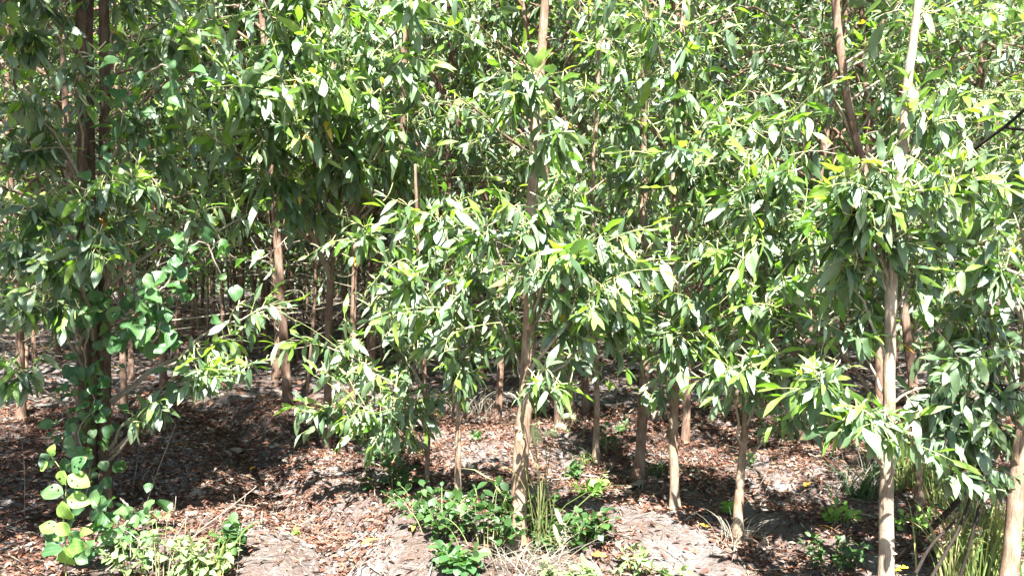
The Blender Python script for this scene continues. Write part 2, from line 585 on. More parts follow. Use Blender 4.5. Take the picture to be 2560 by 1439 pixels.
def leaf_objects(templates, P, A, Nn, S, material, parent_of, origin, r=rng, name='leaf'):
    """each leaf an object of its own, sharing mesh data; material is a list per leaf"""
    X, A, Nn = frames(A, Nn)
    pick = r.integers(0, len(templates), len(P))
    for i in range(len(P)):
        o = bpy.data.objects.new(name, leaf_mesh(templates, int(pick[i]), material[i]))
        COL.objects.link(o)
        o.parent = parent_of(i)
        s = float(S[i])
        p = P[i] - origin
        o.matrix_local = Matrix(((X[i][0] * s, A[i][0] * s, Nn[i][0] * s, p[0]), (X[i][1] * s, A[i][1] * s, Nn[i][1] * s, p[1]),
                                 (X[i][2] * s, A[i][2] * s, Nn[i][2] * s, p[2]), (0, 0, 0, 1)))


# ------------------------------------------------------------------ acacia growth
def shoot(leaves, path, k, size, droop, own, r, young=.12):
    n = len(path)
    ts = np.clip(np.linspace(.12, 1, k) + r.normal(0, .03, k), 0, 1)
    f = ts * (n - 1)
    i0 = np.minimum(f.astype(int), n - 2)
    u = (f - i0)[:, None]
    pos = path[i0] * (1 - u) + path[i0 + 1] * u
    tan = nrm(path[i0 + 1] - path[i0])
    ref = np.array([.3, .2, 1.0])
    e1 = nrm(np.cross(tan, ref))
    e2 = np.cross(tan, e1)
    ang = np.arange(k) * 2.4 + r.uniform(0, 6.28) + r.normal(0, .35, k)
    radial = np.cos(ang)[:, None] * e1 + np.sin(ang)[:, None] * e2
    tip = ts > .9
    dr = droop * r.uniform(.1, 1.7, k)
    dr = np.where(tip, -.25 * r.uniform(0, 1.6, k), dr)
    d = tan * np.where(tip, 1.0, .45)[:, None] + radial * np.where(tip, .32, .8)[:, None] - UP * dr[:, None]
    nn = UP * 1.15 + radial * .55 + r.normal(0, .45, (k, 3))
    S = size * r.uniform(.5, 1.22, k) * np.where(tip, .8, 1.0)
    isy = tip & (r.random(k) < .75) | (r.random(k) < young)
    mi = np.where(isy, 1, 0)
    mi = np.where(r.random(k) < .0015, 2, mi)
    leaves.add(pos, d, nn, S, mi, own)


def branch(wood, leaves, p0, p1, r0, R, nsub, nleaf, size, droop, own, r, arch=.18, young=.12, span=(.45, 1.0), catkins=None, sides=6):
    L = np.linalg.norm(p1 - p0)
    ctrl = p0 + (p1 - p0) * .55 + UP * arch * L + r.normal(0, .05 * L, 3)
    path = bezier(p0, ctrl, p1, 9)
    path[1:-1] += r.normal(0, .012 * L, (7, 3))
    tube(wood, path, np.linspace(r0, max(.0022, r0 * .25), 9), sides)
    shoot(leaves, path[6:], max(3, nleaf // 2), size, droop, own, r, young)
    for _ in range(nsub):
        t = r.uniform(*span)
        f = t * 8
        i = min(int(f), 7)
        s = path[i] + (path[i + 1] - path[i]) * (f - i)
        q = nrm(r.normal(size=3)) * R * r.uniform(.3, 1.15) * np.array([1, 1, .75])
        e = p1 + q if t > .7 else s + q * 1.15 + (p1 - p0) / max(L, .01) * R * .3
        mid = (s + e) / 2 + UP * np.linalg.norm(e - s) * r.uniform(.05, .3)
        sp = bezier(s, mid, e, 6)
        tube(wood, sp, np.linspace(.0038, .0016, 6), 4, mi=1)
        shoot(leaves, sp, max(3, int(nleaf * r.uniform(.45, 1.3))), size * r.uniform(.8, 1.15), droop, own, r, young)
        if catkins is not None and r.random() < catkins[1]:
            for _k in range(r.integers(3, 8)):
                o = sp[r.integers(3, 6)]
                d = nrm(np.array([0, 0, .5]) + r.normal(0, .7, 3))
                ln = r.uniform(.04, .075)
                cp = bezier(o, o + d * ln * .6, o + d * ln + r.normal(0, .015, 3), 5)
                tube(catkins[0], cp, [.0012, .0028, .0034, .003, .0012], 5)


def stem_point(path, z):
    zz = path[:, 2]
    k = int(np.clip(np.searchsorted(zz, z), 1, len(zz) - 1))
    u = np.clip((z - zz[k - 1]) / max(zz[k] - zz[k - 1], 1e-6), 0, 1)
    return path[k - 1] * (1 - u) + path[k] * u, k


def crown_branches(wood, leaves, path, zlo, zhi, nb, length, r, nsub, nleaf, size, own=-1, droop=.8, dens_low=1.0, catkins=None, each=None, azimuths=None):
    """whorls of limbs up the stem; `each(i)` gives the wood buffer of limb i"""
    top = path[-1][2]
    for i in range(nb):
        f = (i + r.uniform(0, .8)) / nb
        z = zlo + (zhi - zlo) * f
        p0, _ = stem_point(path, z)
        az = i * 2.4 + r.normal(0, .4)
        if azimuths is not None:
            az = r.uniform(*azimuths)
        taper = np.clip((top + .5 - z) / 2.6, .3, 1.0)
        ln = length * taper * r.uniform(.65, 1.2)
        rise = r.uniform(.25, .75)
        p1 = p0 + np.array([math.cos(az) * ln, math.sin(az) * ln, ln * rise])
        w, ow = (wood, own) if each is None else each(i)
        branch(w, leaves, p0, p1, .006 + .009 * ln * taper, .38 * ln + .1, nsub, nleaf, size, droop, ow, r, arch=.15, span=(.25, 1.0), catkins=catkins)


# ------------------------------------------------------------------ THE SETTING: ground sheet
def axis(lo, flo, fhi, hi, step):
    a = np.arange(flo, fhi, step)
    g, x, s = [], fhi, step
    while x < hi:
        g.append(x)
        s *= 1.22
        x += s
    g.append(hi)
    b, x, s = [], flo - step, step
    while x > lo:
        b.append(x)
        s *= 1.22
        x -= s
    b.append(lo)
    return np.r_[np.array(b[::-1]), a, np.array(g)]


gx = axis(-400, -4.8, 4.8, 400, .045)
gy = axis(-60, 3.2, 9.5, 700, .045)
GX, GY = np.meshgrid(gx, gy, indexing='ij')
GZ = hgt(GX, GY)
nx, ny = GX.shape
I, J = np.meshgrid(np.arange(nx - 1), np.arange(ny - 1), indexing='ij')
a_ = I * ny + J
tri = np.concatenate([np.stack([a_, a_ + ny, a_ + ny + 1], -1).reshape(-1, 3), np.stack([a_, a_ + ny + 1, a_ + 1], -1).reshape(-1, 3)])
b = Buf()
b.add(np.stack([GX, GY, GZ], -1).reshape(-1, 3), tri)
tag(b.build('ground', ['soil']), 'pale dry stony soil of the plantation floor', 'ground', kind='structure')


def visible_ground(n, y0, y1, r):
    """random points on the ground inside (and a bit beside) the camera's view"""
    y = 1 / (1 / y0 + (1 / y1 - 1 / y0) * r.random(n)) if False else np.sqrt(r.uniform(y0 ** 2, y1 ** 2, n))
    x = r.uniform(-1, 1, n) * (y * .70 + .5)
    return x, y


def patch(x, y, wl, seed):
    q = np.random.default_rng(seed)
    z = 0
    for _ in range(5):
        a, ph = q.uniform(0, 6.28, 2)
        k = 6.28 / wl * q.uniform(.7, 1.5)
        z = z + np.sin(k * (x * math.cos(a) + y * math.sin(a)) + ph)
    return z / 5


# the near trees: stem pixels from the ground up, stem width in pixels (foot, top), height grown on to, bark
TREES = {
    'main': dict(px=[(1296, 1376), (1300, 1200), (1316, 960), (1326, 800), (1332, 560), (1346, 300), (1366, 0)], w=(43, 20), top=6.2, bark='bark_pale',
                 label='thick tan acacia trunk at the centre with grass and foxtails at its foot'),
    'sapling': dict(px=[(1143, 1288), (1148, 1000), (1150, 880), (1141, 720), (1112, 575)], w=(18, 5), top=None, bark='bark_pale',
                    label='slender acacia sapling rising from the dark low shrubs, topped by a bright leaf tuft'),
    'thin': dict(px=[(1066, 1218), (1070, 1080), (1060, 950), (1052, 760), (1046, 640)], w=(12, 5), top=2.2, bark='bark_brown',
                 label='very thin acacia stem just behind the low bough of big drooping leaves'),
    'back_brown': dict(px=[(998, 1142), (1000, 1000), (1004, 800), (1000, 560), (1006, 300), (1010, 0)], w=(20, 15), top=6.5, bark='bark_brown',
                       label='brown acacia trunk behind the thin stem, dark bark above the leaf tufts'),
    'bent': dict(px=[(1245, 1052), (1253, 850), (1250, 700), (1228, 540), (1185, 400), (1160, 340), (1112, 245), (1085, 190), (1050, 110), (1022, 0)], w=(17, 17), top=6.5, bark='bark_brown',
                 label='dark bent acacia trunk curving over towards the top beside the thick central trunk'),
    'mid_a': dict(px=[(1489, 1162), (1492, 1000), (1488, 880), (1484, 700), (1480, 480)], w=(17, 8), top=5.0, bark='bark_pale',
                  label='slim pale acacia, first behind the thick central trunk, with a seedling at its foot'),
    'mid_b': dict(px=[(1594, 1204), (1605, 1050), (1612, 900), (1618, 760), (1611, 600), (1606, 450), (1608, 200), (1612, 0)], w=(26, 13), top=6.0, bark='bark_brown',
                  label='acacia with a slightly bowed two toned trunk and a dark rock at its foot'),
    'mid_c': dict(px=[(1688, 1278), (1684, 1100), (1688, 980), (1691, 800), (1687, 650), (1690, 300), (1706, 70), (1712, 0)], w=(23, 13), top=6.0, bark='bark_pale',
                  label='straight acacia trunk with lichen spotted bark standing clear on sunny litter'),
    'mid_d': dict(px=[(1842, 1362), (1850, 1200), (1862, 1060), (1882, 900), (1910, 700), (1928, 520)], w=(25, 9), top=None, bark='bark_pale',
                  label='short mottled acacia trunk capped by a low umbrella of bright drooping leaves'),
    'pale': dict(px=[(2214, 1500), (2215, 1300), (2222, 900), (2222, 740), (2235, 560), (2250, 400), (2266, 200), (2285, 60), (2292, 0)], w=(37, 20), top=5.8, bark='bark_cream',
                 label='tall smooth cream acacia trunk with forked limbs reaching both ways low down'),
    'leaning': dict(px=[(2300, 1268), (2286, 1000), (2250, 700), (2174, 463), (2133, 295), (2110, 140), (2096, 0)], w=(22, 19), top=6.5, bark='bark_brown',
                    label='bare reddish acacia stem slanting away from the cream trunk near the top'),
    'edge': dict(px=[(2512, 1520), (2535, 1300), (2556, 1100), (2580, 800), (2610, 300), (2625, 0)], w=(40, 25), top=6.0, bark='bark_pale',
                 label='thick pinkish acacia trunk cut off by the picture edge beside tall grass'),
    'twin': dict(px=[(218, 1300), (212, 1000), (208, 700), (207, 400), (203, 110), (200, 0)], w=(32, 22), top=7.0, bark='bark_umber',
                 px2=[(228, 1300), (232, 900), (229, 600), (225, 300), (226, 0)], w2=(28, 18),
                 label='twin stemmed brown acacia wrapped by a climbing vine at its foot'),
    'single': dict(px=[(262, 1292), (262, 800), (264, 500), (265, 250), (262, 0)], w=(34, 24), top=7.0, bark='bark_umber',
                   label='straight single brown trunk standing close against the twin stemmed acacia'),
    'inner': dict(px=[(816, 1120), (819, 1000), (822, 830), (828, 600), (830, 300), (835, 0)], w=(20, 15), top=6.5, bark='bark_brown',
                  label='brown acacia trunk under the broad bright bough of leaves, behind the low left tufts'),
    'right_far': dict(px=[(2118, 1000), (2112, 850), (2100, 600), (2080, 300), (2070, 0)], w=(17, 12), top=6.0, bark='bark_brown',
                      label='dim brown acacia trunk seen between the capped short trunk and the cream trunk'),
    'right_thin': dict(px=[(2276, 1062), (2282, 900), (2290, 700), (2300, 300), (2310, 0)], w=(15, 9), top=5.5, bark='bark_pale',
                       label='thin pale sunlit stem just behind the cream trunk'),
    'tall_back': dict(px=[(1932, 905), (1945, 700), (1962, 386), (1979, 235), (1988, 0)], w=(22, 17), top=7.5, bark='bark_brown',
                      label='brown acacia trunk high among leaves above the capped short trunk'),
}


def litter(n, y0, y1, size, templates, seed, name, label, dens=True):
    r = np.random.default_rng(seed)
    x, y = visible_ground(n, y0, y1, r)
    gd, _ = gully_dist(x, y)
    keep = r.random(n) < np.clip(.32 + .16 * np.clip(y - 4.2, 0, 3.5) + .4 * (x < -1.3 - .12 * (y - 4)) + .2 * (x > 1.1) - .45 * np.exp(-((x + .75) / .75) ** 2 - ((y - 4.1) / .6) ** 2) + .9 * patch(x, y, .9, 3) + .45 * patch(x, y, .33, 4) + .8 * np.exp(-(gd / .2) ** 2), .10, 1) if dens else np.ones(n, bool)
    x, y = x[keep], y[keep]
    lift = np.zeros(len(x))
    if dens:                                   # leaves banked up round the trunk feet
        for spec in TREES.values():
            f = _flat(*spec['px'][0])
            a, q = r.uniform(0, 6.28, 130), np.abs(r.normal(0, .11, 130)) + .03
            x, y, lift = np.r_[x, f[0] + q * np.cos(a)], np.r_[y, f[1] + q * np.sin(a)], np.r_[lift, .05 * np.exp(-q / .08)]
    k = len(x)
    z = hgt(x, y) + r.uniform(.002, .022, k) + lift
    az = r.uniform(0, 6.28, k)
    A = np.stack([np.cos(az), np.sin(az), r.normal(0, .22, k)], -1)
    Nn = UP + r.normal(0, .38, (k, 3))
    bf = Buf()
    stamp(bf, templates, np.stack([x, y, z], -1), A, Nn, size * r.uniform(.35, 1.5, k), np.zeros(k, int), r)
    return tag(bf.build(name, ['litter']), label, 'litter', kind='stuff')


litter(150000, 3.3, 8.5, .044, LITTER_LEAF, 21, 'leaf_litter', 'curled reddish brown fallen leaves carpeting the soil between the front trunks')
litter(44000, 8.5, 30, .11, LITTER_FAR, 22, 'leaf_litter', 'russet carpet of fallen leaves receding between the rear trunks', dens=False)

# fine dry straw and twigs among the litter
r = np.random.default_rng(31)
x, y = visible_ground(5200, 3.3, 9.5, r)
bf = Buf()
az = r.uniform(0, 6.28, len(x))
ln = r.uniform(.04, .22, len(x))
P = np.stack([x, y, hgt(x, y) + r.uniform(.006, .03, len(x))], -1)
STRAW = [leaf_shape(2, 2, w, .5, s, a, 0, 0, 0) for w, s, a in ((.022, .1, .1), (.03, -.15, -.05), (.018, .05, .2))]
stamp(bf, STRAW, P, np.stack([np.cos(az), np.sin(az), r.normal(0, .15, len(x))], -1), UP + r.normal(0, .3, (len(x), 3)), ln, np.zeros(len(x), int), r)
tag(bf.build('dry_straw_litter', ['dry']), 'thin bleached grass stalks and straw strewn over the soil', 'straw', kind='stuff')


# ------------------------------------------------------------------ stones
import bmesh


def stone_mesh(seed, npts=16, squash=(1, .75, .55)):
    q = np.random.default_rng(seed)
    bm = bmesh.new()
    for p in nrm(q.normal(size=(npts, 3))) * q.uniform(.75, 1.0, (npts, 1)) * np.array(squash):
        bm.verts.new(p)
    bmesh.ops.convex_hull(bm, input=bm.verts)
    bmesh.ops.bevel(bm, geom=bm.edges[:], offset=.06, segments=1, affect='EDGES')
    bmesh.ops.triangulate(bm, faces=bm.faces[:])
    me = bpy.data.meshes.new('stone')
    bm.to_mesh(me)
    bm.free()
    me.materials.append(M['stone'])
    return me


STONES = [stone_mesh(100 + i, 9 + i % 6, (1, .6 + .08 * (i % 4), .4 + .07 * (i % 5))) for i in range(10)]


def stone(px, py, wpx, label, group=None, k=0, rz=0.0, sink=.3, name='stone'):
    g = ground_at(px, py)
    s = wpx * g[1] / FPX * .5
    o = link(name, STONES[k % 10], None, (g[0], g[1], g[2] + s * .6 - s * sink))
    o.scale = (s, s, s)
    o.rotation_euler = (.2 * math.sin(k * 3.1), .2 * math.cos(k * 1.7), rz)
    return tag(o, label, 'stone', group)


stone(544, 868, 62, 'pale squared rock standing among the dim inner trunks behind the round leaved vine', k=1, rz=.4, sink=-.35, name='rock')
stone(1642, 1060, 66, 'grey brown boulder lying behind the trunks with a hollow top', k=4, rz=1.2, sink=0, name='boulder')
stone(1588, 1222, 58, 'dark rock half covered by leaves at the foot of a slender trunk', k=6, rz=.3, name='rock')
stone(520, 1082, 42, 'flat pale tan stone highest on the bank above the gully', k=2, rz=.5)
stone(566, 1142, 44, 'broad grey stone in the middle of the bank beside the gully', k=3, rz=1.9)
stone(590, 1135, 40, 'squarish tan stone touching the broad grey stone on the bank', k=8, rz=.1)
stone(500, 1235, 70, 'large buried grey stone low on the bank behind the green weeds', k=5, rz=.9, sink=.5)
stone(607, 1262, 44, 'pale stone lit by a sun fleck below the bank', k=7, rz=2.2)
stone(655, 1200, 36, 'long narrow tan stone pointing down the gully edge', k=0, rz=-.7)
stone(770, 1315, 44, 'pale slab of stone in the gully bottom', k=9, rz=.6)
stone(665, 1430, 60, 'rounded cream stone at the lower edge beside the weeds', k=3, rz=.2)
stone(1980, 1297, 34, 'round grey stone in the sun between two bright green seedlings', k=1, rz=.8)
stone(2063, 1300, 26, 'white pebble sized stone beside the bright seedling near the pale trunk', k=6, rz=2.8)
stone(1713, 1395, 40, 'cream stone in the sun near the lower edge between straw', k=2, rz=1.1)
stone(2140, 1285, 22, 'small round white stone by the foot of the tall pale trunk', k=4, rz=.1)
r = np.random.default_rng(77)
for i in range(70):
    if i < 46:
        px, py = r.uniform(430, 760), r.uniform(1050, 1330)
        lb, gp = 'small angular stone on the shaded gully bank', 'small stones on the gully bank'
    else:
        px, py = r.uniform(1700, 2180), r.uniform(1180, 1400)
        lb, gp = 'small pale stone on the sunny soil around the trunks opposite the gully', 'small stones on the sunny soil'
    stone(px, py, r.uniform(11, 26), lb, gp, int(r.integers(0, 10)), r.uniform(0, 6.28), .2)

PEB = []
for i in range(5):
    bm = bmesh.new()
    for p in nrm(r.normal(size=(8, 3))) * np.array([1, .75, .55]):
        bm.verts.new(p)
    bmesh.ops.convex_hull(bm, input=bm.verts)
    bmesh.ops.triangulate(bm, faces=bm.faces[:])
    bm.verts.index_update()
    used = [v for v in bm.verts if v.link_faces]
    ix = {v: k for k, v in enumerate(used)}
    PEB.append((np.array([v.co[:] for v in used]), np.array([[ix[v] for v in f.verts] for f in bm.faces]), np.zeros((len(used), 2))))
    bm.free()
x, y = visible_ground(16000, 3.3, 7.5, r)
gd, _ = gully_dist(x, y)
keep = r.random(len(x)) < np.clip(.12 + .45 * patch(x, y, 1.1, 9) + .9 * np.exp(-((gd - .3) / .35) ** 2) + .8 * np.exp(-((x + .6) / .9) ** 2 - ((y - 4.1) / .7) ** 2), .05, 1)
x, y = x[keep], y[keep]
bf = Buf()
az = r.uniform(0, 6.28, len(x))
stamp(bf, PEB, np.stack([x, y, hgt(x, y)], -1), np.stack([np.cos(az), np.sin(az), 0 * az], -1), UP + r.normal(0, .3, (len(x), 3)), .005 + .011 * r.random(len(x)) ** 2, np.zeros(len(x), int), r)
tag(bf.build('gravel', ['stone'], flat=True), 'small pale crumbs of stone scattered over the gully banks', 'gravel', kind='stuff')

# ------------------------------------------------------------------ near trees, each with its own limbs and leaves
# leaf tufts: tree, px, py, depth offset from the stem, radius in pixels, shoots, leaves a shoot
TUFTS = [
    ('main', 1335, 990, -.35, 55, 4, 9), ('main', 1400, 700, -.3, 110, 10, 10), ('main', 1490, 670, -.25, 95, 9, 10), ('main', 1570, 705, -.1, 80, 6, 10),
    ('main', 1500, 770, -.35, 90, 7, 10), ('main', 1330, 600, -.3, 80, 6, 10), ('main', 1440, 850, -.1, 90, 7, 10), ('main', 1290, 890, .2, 80, 5, 10),
    ('main', 1310, 270, -.3, 85, 8, 9), ('main', 1365, 390, -.25, 80, 6, 9), ('main', 1250, 300, .1, 80, 5, 9), ('main', 1430, 570, .1, 90, 6, 9),
    ('main', 1210, 640, .1, 80, 5, 9), ('main', 1230, 790, .2, 80, 4, 9), ('main', 1400, 480, .2, 80, 5, 9), ('main', 1560, 860, .1, 85, 6, 10), ('main', 1410, 960, .2, 70, 3, 9),
    ('sapling', 1095, 590, 0, 85, 8, 11), ('sapling', 1010, 730, -.25, 80, 7, 11), ('sapling', 1120, 820, -.25, 95, 9, 11), ('sapling', 1190, 700, -.1, 75, 5, 10),
    ('sapling', 1060, 830, .05, 90, 6, 10), ('sapling', 1150, 930, -.1, 80, 6, 10), ('sapling', 1050, 660, .1, 70, 4, 10), ('sapling', 1180, 860, .1, 70, 4, 10),
    ('thin', 905, 645, -.1, 85, 8, 11), ('thin', 790, 890, -.35, 70, 6, 11), ('thin', 840, 940, -.2, 60, 4, 10), ('thin', 880, 1055, -.5, 90, 8, 11), ('thin', 775, 1060, -.45, 65, 5, 10),
    ('thin', 1000, 1030, -.4, 75, 6, 10), ('thin', 950, 1110, -.45, 70, 5, 10), ('thin', 960, 880, 0, 80, 5, 10), ('thin', 1010, 940, .1, 80, 5, 10), ('thin', 900, 780, .2, 80, 4, 9),
    ('mid_a', 1480, 560, 0, 90, 6, 9), ('mid_a', 1450, 900, -.2, 70, 4, 9), ('mid_a', 1420, 420, .1, 100, 6, 9),
    ('mid_b', 1585, 870, -.4, 80, 6, 10), ('mid_b', 1560, 330, -.3, 90, 7, 10), ('mid_b', 1540, 200, -.1, 90, 6, 9), ('mid_b', 1640, 440, -.35, 90, 7, 10), ('mid_b', 1560, 480, -.1, 90, 6, 9),
    ('mid_b', 1650, 620, 0, 90, 5, 9), ('mid_b', 1530, 100, 0, 100, 6, 9), ('mid_b', 1470, 280, .2, 90, 5, 9),
    ('mid_c', 1690, 880, -.3, 95, 8, 10), ('mid_c', 1745, 800, -.3, 80, 7, 10), ('mid_c', 1690, 430, -.35, 110, 9, 10), ('mid_c', 1620, 790, -.05, 70, 5, 10),
    ('mid_c', 1830, 370, -.35, 110, 9, 10), ('mid_c', 1760, 470, -.3, 110, 8, 10), ('mid_c', 1760, 300, -.2, 100, 6, 9), ('mid_c', 1640, 200, 0, 90, 5, 9), ('mid_c', 1880, 450, -.1, 100, 7, 9),
    ('mid_c', 1780, 620, 0, 100, 6, 9), ('mid_c', 1640, 960, .05, 60, 3, 9),
    ('mid_d', 1830, 960, -.3, 85, 8, 11), ('mid_d', 1930, 945, -.3, 80, 7, 11), ('mid_d', 2040, 900, -.3, 80, 6, 10), ('mid_d', 1880, 820, -.15, 95, 7, 10), ('mid_d', 2000, 770, -.25, 90, 7, 10),
    ('mid_d', 1930, 590, -.2, 110, 9, 10), ('mid_d', 2040, 620, -.2, 90, 7, 10), ('mid_d', 1840, 520, -.1, 100, 7, 10), ('mid_d', 1960, 480, -.2, 90, 7, 10), ('mid_d', 1830, 700, 0, 100, 7, 10),
    ('mid_d', 1960, 700, 0, 100, 6, 10), ('mid_d', 1800, 860, .1, 80, 5, 10), ('mid_d', 1990, 1060, -.1, 75, 5, 10), ('mid_d', 1960, 330, 0, 90, 5, 9),
    ('pale', 2200, 545, -.25, 100, 9, 10), ('pale', 2340, 500, -.2, 90, 7, 10), ('pale', 2100, 600, -.1, 85, 7, 10), ('pale', 2140, 500, -.25, 90, 7, 10), ('pale', 2190, 650, -.05, 90, 7, 10),
    ('pale', 2060, 1000, -.25, 70, 6, 11), ('pale', 2200, 1095, -.35, 90, 8, 11), ('pale', 2120, 1070, -.4, 60, 4, 11), ('pale', 2010, 980, -.1, 65, 4, 10), ('pale', 2300, 600, 0, 90, 6, 10),
    ('pale', 2090, 700, 0, 85, 6, 10), ('pale', 2290, 720, .1, 90, 5, 9), ('pale', 2440, 480, -.1, 90, 6, 10), ('pale', 2330, 340, 0, 90, 5, 9), ('pale', 2160, 800, .15, 80, 4, 9),
    ('pale', 2380, 640, .2, 90, 5, 9), ('pale', 2110, 850, .1, 70, 4, 9),
    ('edge', 2490, 690, -.1, 80, 7, 11), ('edge', 2430, 700, .2, 80, 5, 10), ('edge', 2520, 560, .1, 90, 5, 9), ('edge', 2440, 820, .4, 110, 6, 10), ('edge', 2500, 900, .5, 110, 6, 10),
    ('edge', 2350, 830, .7, 110, 6, 10), ('edge', 2540, 420, .2, 100, 5, 10),
    ('leaning', 2230, 240, -.2, 90, 4, 9), ('leaning', 2400, 300, 0, 110, 6, 9), ('leaning', 2460, 150, 0, 110, 7, 9), ('leaning', 2350, 130, 0, 100, 6, 9), ('leaning', 2380, 420, .1, 110, 6, 9),
    ('leaning', 2480, 300, .1, 110, 6, 9), ('leaning', 2500, 30, 0, 110, 6, 9), ('leaning', 2020, 230, 0, 90, 5, 9),
    ('twin', 190, 180, -.4, 80, 5, 9), ('twin', 60, 130, -.3, 100, 7, 10), ('twin', 50, 280, -.4, 90, 6, 10), ('twin', 60, 420, -.2, 100, 6, 10), ('twin', 90, 560, -.3, 100, 7, 10),
    ('twin', 40, 660, -.4, 100, 7, 10), ('twin', 130, 680, -.5, 90, 6, 10), ('twin', 60, 800, -.5, 100, 6, 10), ('twin', 220, 640, -.6, 75, 6, 10), ('twin', 150, 780, -.5, 75, 4, 10),
    ('twin', 30, 950, -.5, 90, 5, 10), ('twin', 110, 350, 0, 90, 4, 9), ('twin', 100, 40, -.2, 100, 7, 9),
    ('single', 330, 500, -.6, 95, 8, 11), ('single', 230, 510, -.7, 80, 5, 11), ('single', 300, 590, -.5, 85, 7, 10), ('single', 420, 130, -.3, 80, 6, 10), ('single', 470, 100, -.3, 70, 4, 10),
    ('single', 350, 130, 0, 90, 6, 9), ('single', 440, 280, -.1, 100, 6, 9), ('single', 350, 330, -.2, 90, 5, 9), ('single', 430, 440, 0, 100, 6, 9), ('single', 500, 560, 0, 90, 5, 9),
    ('single', 380, 1030, -.4, 65, 5, 10), ('single', 500, 960, -.4, 60, 4, 10), ('single', 600, 935, -.2, 55, 5, 10), ('single', 530, 890, -.1, 70, 4, 10), ('single', 700, 780, .3, 80, 4, 9),
    ('single', 640, 560, .3, 90, 5, 9), ('single', 330, 30, -.1, 90, 5, 9),
    ('inner', 690, 230, -1.6, 110, 10, 11), ('inner', 600, 270, -1.6, 100, 9, 11), ('inner', 790, 170, -1.6, 100, 8, 11), ('inner', 760, 50, -1.5, 110, 9, 11), ('inner', 860, 70, -1.2, 100, 7, 10),
    ('inner', 660, 60, -1.5, 100, 7, 10), ('inner', 540, 210, -1.5, 80, 6, 10), ('inner', 800, 270, -1.5, 90, 7, 10), ('inner', 520, 390, -1.5, 95, 7, 10), ('inner', 640, 370, -1.4, 95, 7, 10),
    ('inner', 740, 340, -1.3, 90, 6, 10), ('inner', 880, 260, -1.3, 80, 6, 10), ('inner', 980, 340, -1.2, 85, 8, 10), ('inner', 930, 180, -1, 90, 6, 10), ('inner', 900, 420, -.8, 90, 5, 9),
    ('inner', 660, 470, -1.2, 80, 5, 10), ('inner', 1000, 80, -.8, 110, 7, 9), ('inner', 1080, 430, -.6, 100, 6, 9), ('inner', 740, 540, -.6, 80, 4, 9), ('inner', 820, 500, -.4, 80, 3, 9),
    ('bent', 1180, 130, -1.0, 120, 8, 10), ('bent', 1120, 330, -1.0, 100, 7, 10), ('bent', 1200, 420, -.8, 100, 6, 10), ('bent', 1160, 560, -.6, 90, 5, 9), ('bent', 1250, 100, -.7, 110, 6, 9),
    ('bent', 1190, 250, -.9, 100, 6, 10), ('back_brown', 1050, 300, -.4, 110, 7, 9), ('back_brown', 960, 500, -.2, 90, 4, 9), ('back_brown', 1080, 500, -.2, 90, 5, 9), ('back_brown', 900, 60, -.2, 110, 6, 9),
    ('right_far', 2030, 780, -.6, 100, 6, 9), ('right_far', 2160, 720, -.5, 100, 6, 9), ('right_far', 2020, 500, -.6, 110, 7, 9), ('right_far', 2190, 300, -.5, 110, 6, 9), ('right_far', 2010, 130, -.4, 120, 7, 9),
    ('right_far', 2180, 120, -.4, 120, 6, 9), ('right_thin', 2380, 560, -.4, 110, 6, 9), ('right_thin', 2350, 740, -.4, 110, 6, 9), ('right_thin', 2420, 400, -.3, 110, 6, 9), ('right_thin', 2330, 200, -.3, 110, 6, 9),
    ('right_thin', 2280, 880, -.2, 100, 5, 9), ('right_thin', 2400, 950, -.2, 110, 6, 9), ('right_thin', 2200, 420, -.2, 100, 5, 9),
    ('mid_c', 1700, 150, -.3, 95, 7, 9), ('mid_c', 1610, 90, -.3, 95, 7, 9), ('inner', 1010, 200, -1.2, 95, 6, 10), ('inner', 1060, 60, -1.2, 100, 7, 10), ('inner', 960, 260, -1.3, 90, 6, 10),
    ('tall_back', 1900, 180, -1.5, 120, 9, 9), ('tall_back', 1830, 90, -1.3, 120, 8, 9), ('tall_back', 2010, 230, -1.8, 85, 6, 10), ('tall_back', 1960, 60, -1.3, 120, 7, 9), ('tall_back', 1740, 150, -1.3, 110, 7, 9),
    ('tall_back', 1870, 290, -1.3, 100, 7, 9), ('tall_back', 1690, 60, -1, 110, 6, 9), ('tall_back', 2040, 90, -1, 110, 6, 9),
]

CROWN_BARE = {'sapling', 'thin'}
LEAF_MATS = ['leaf', 'young', 'yellow']


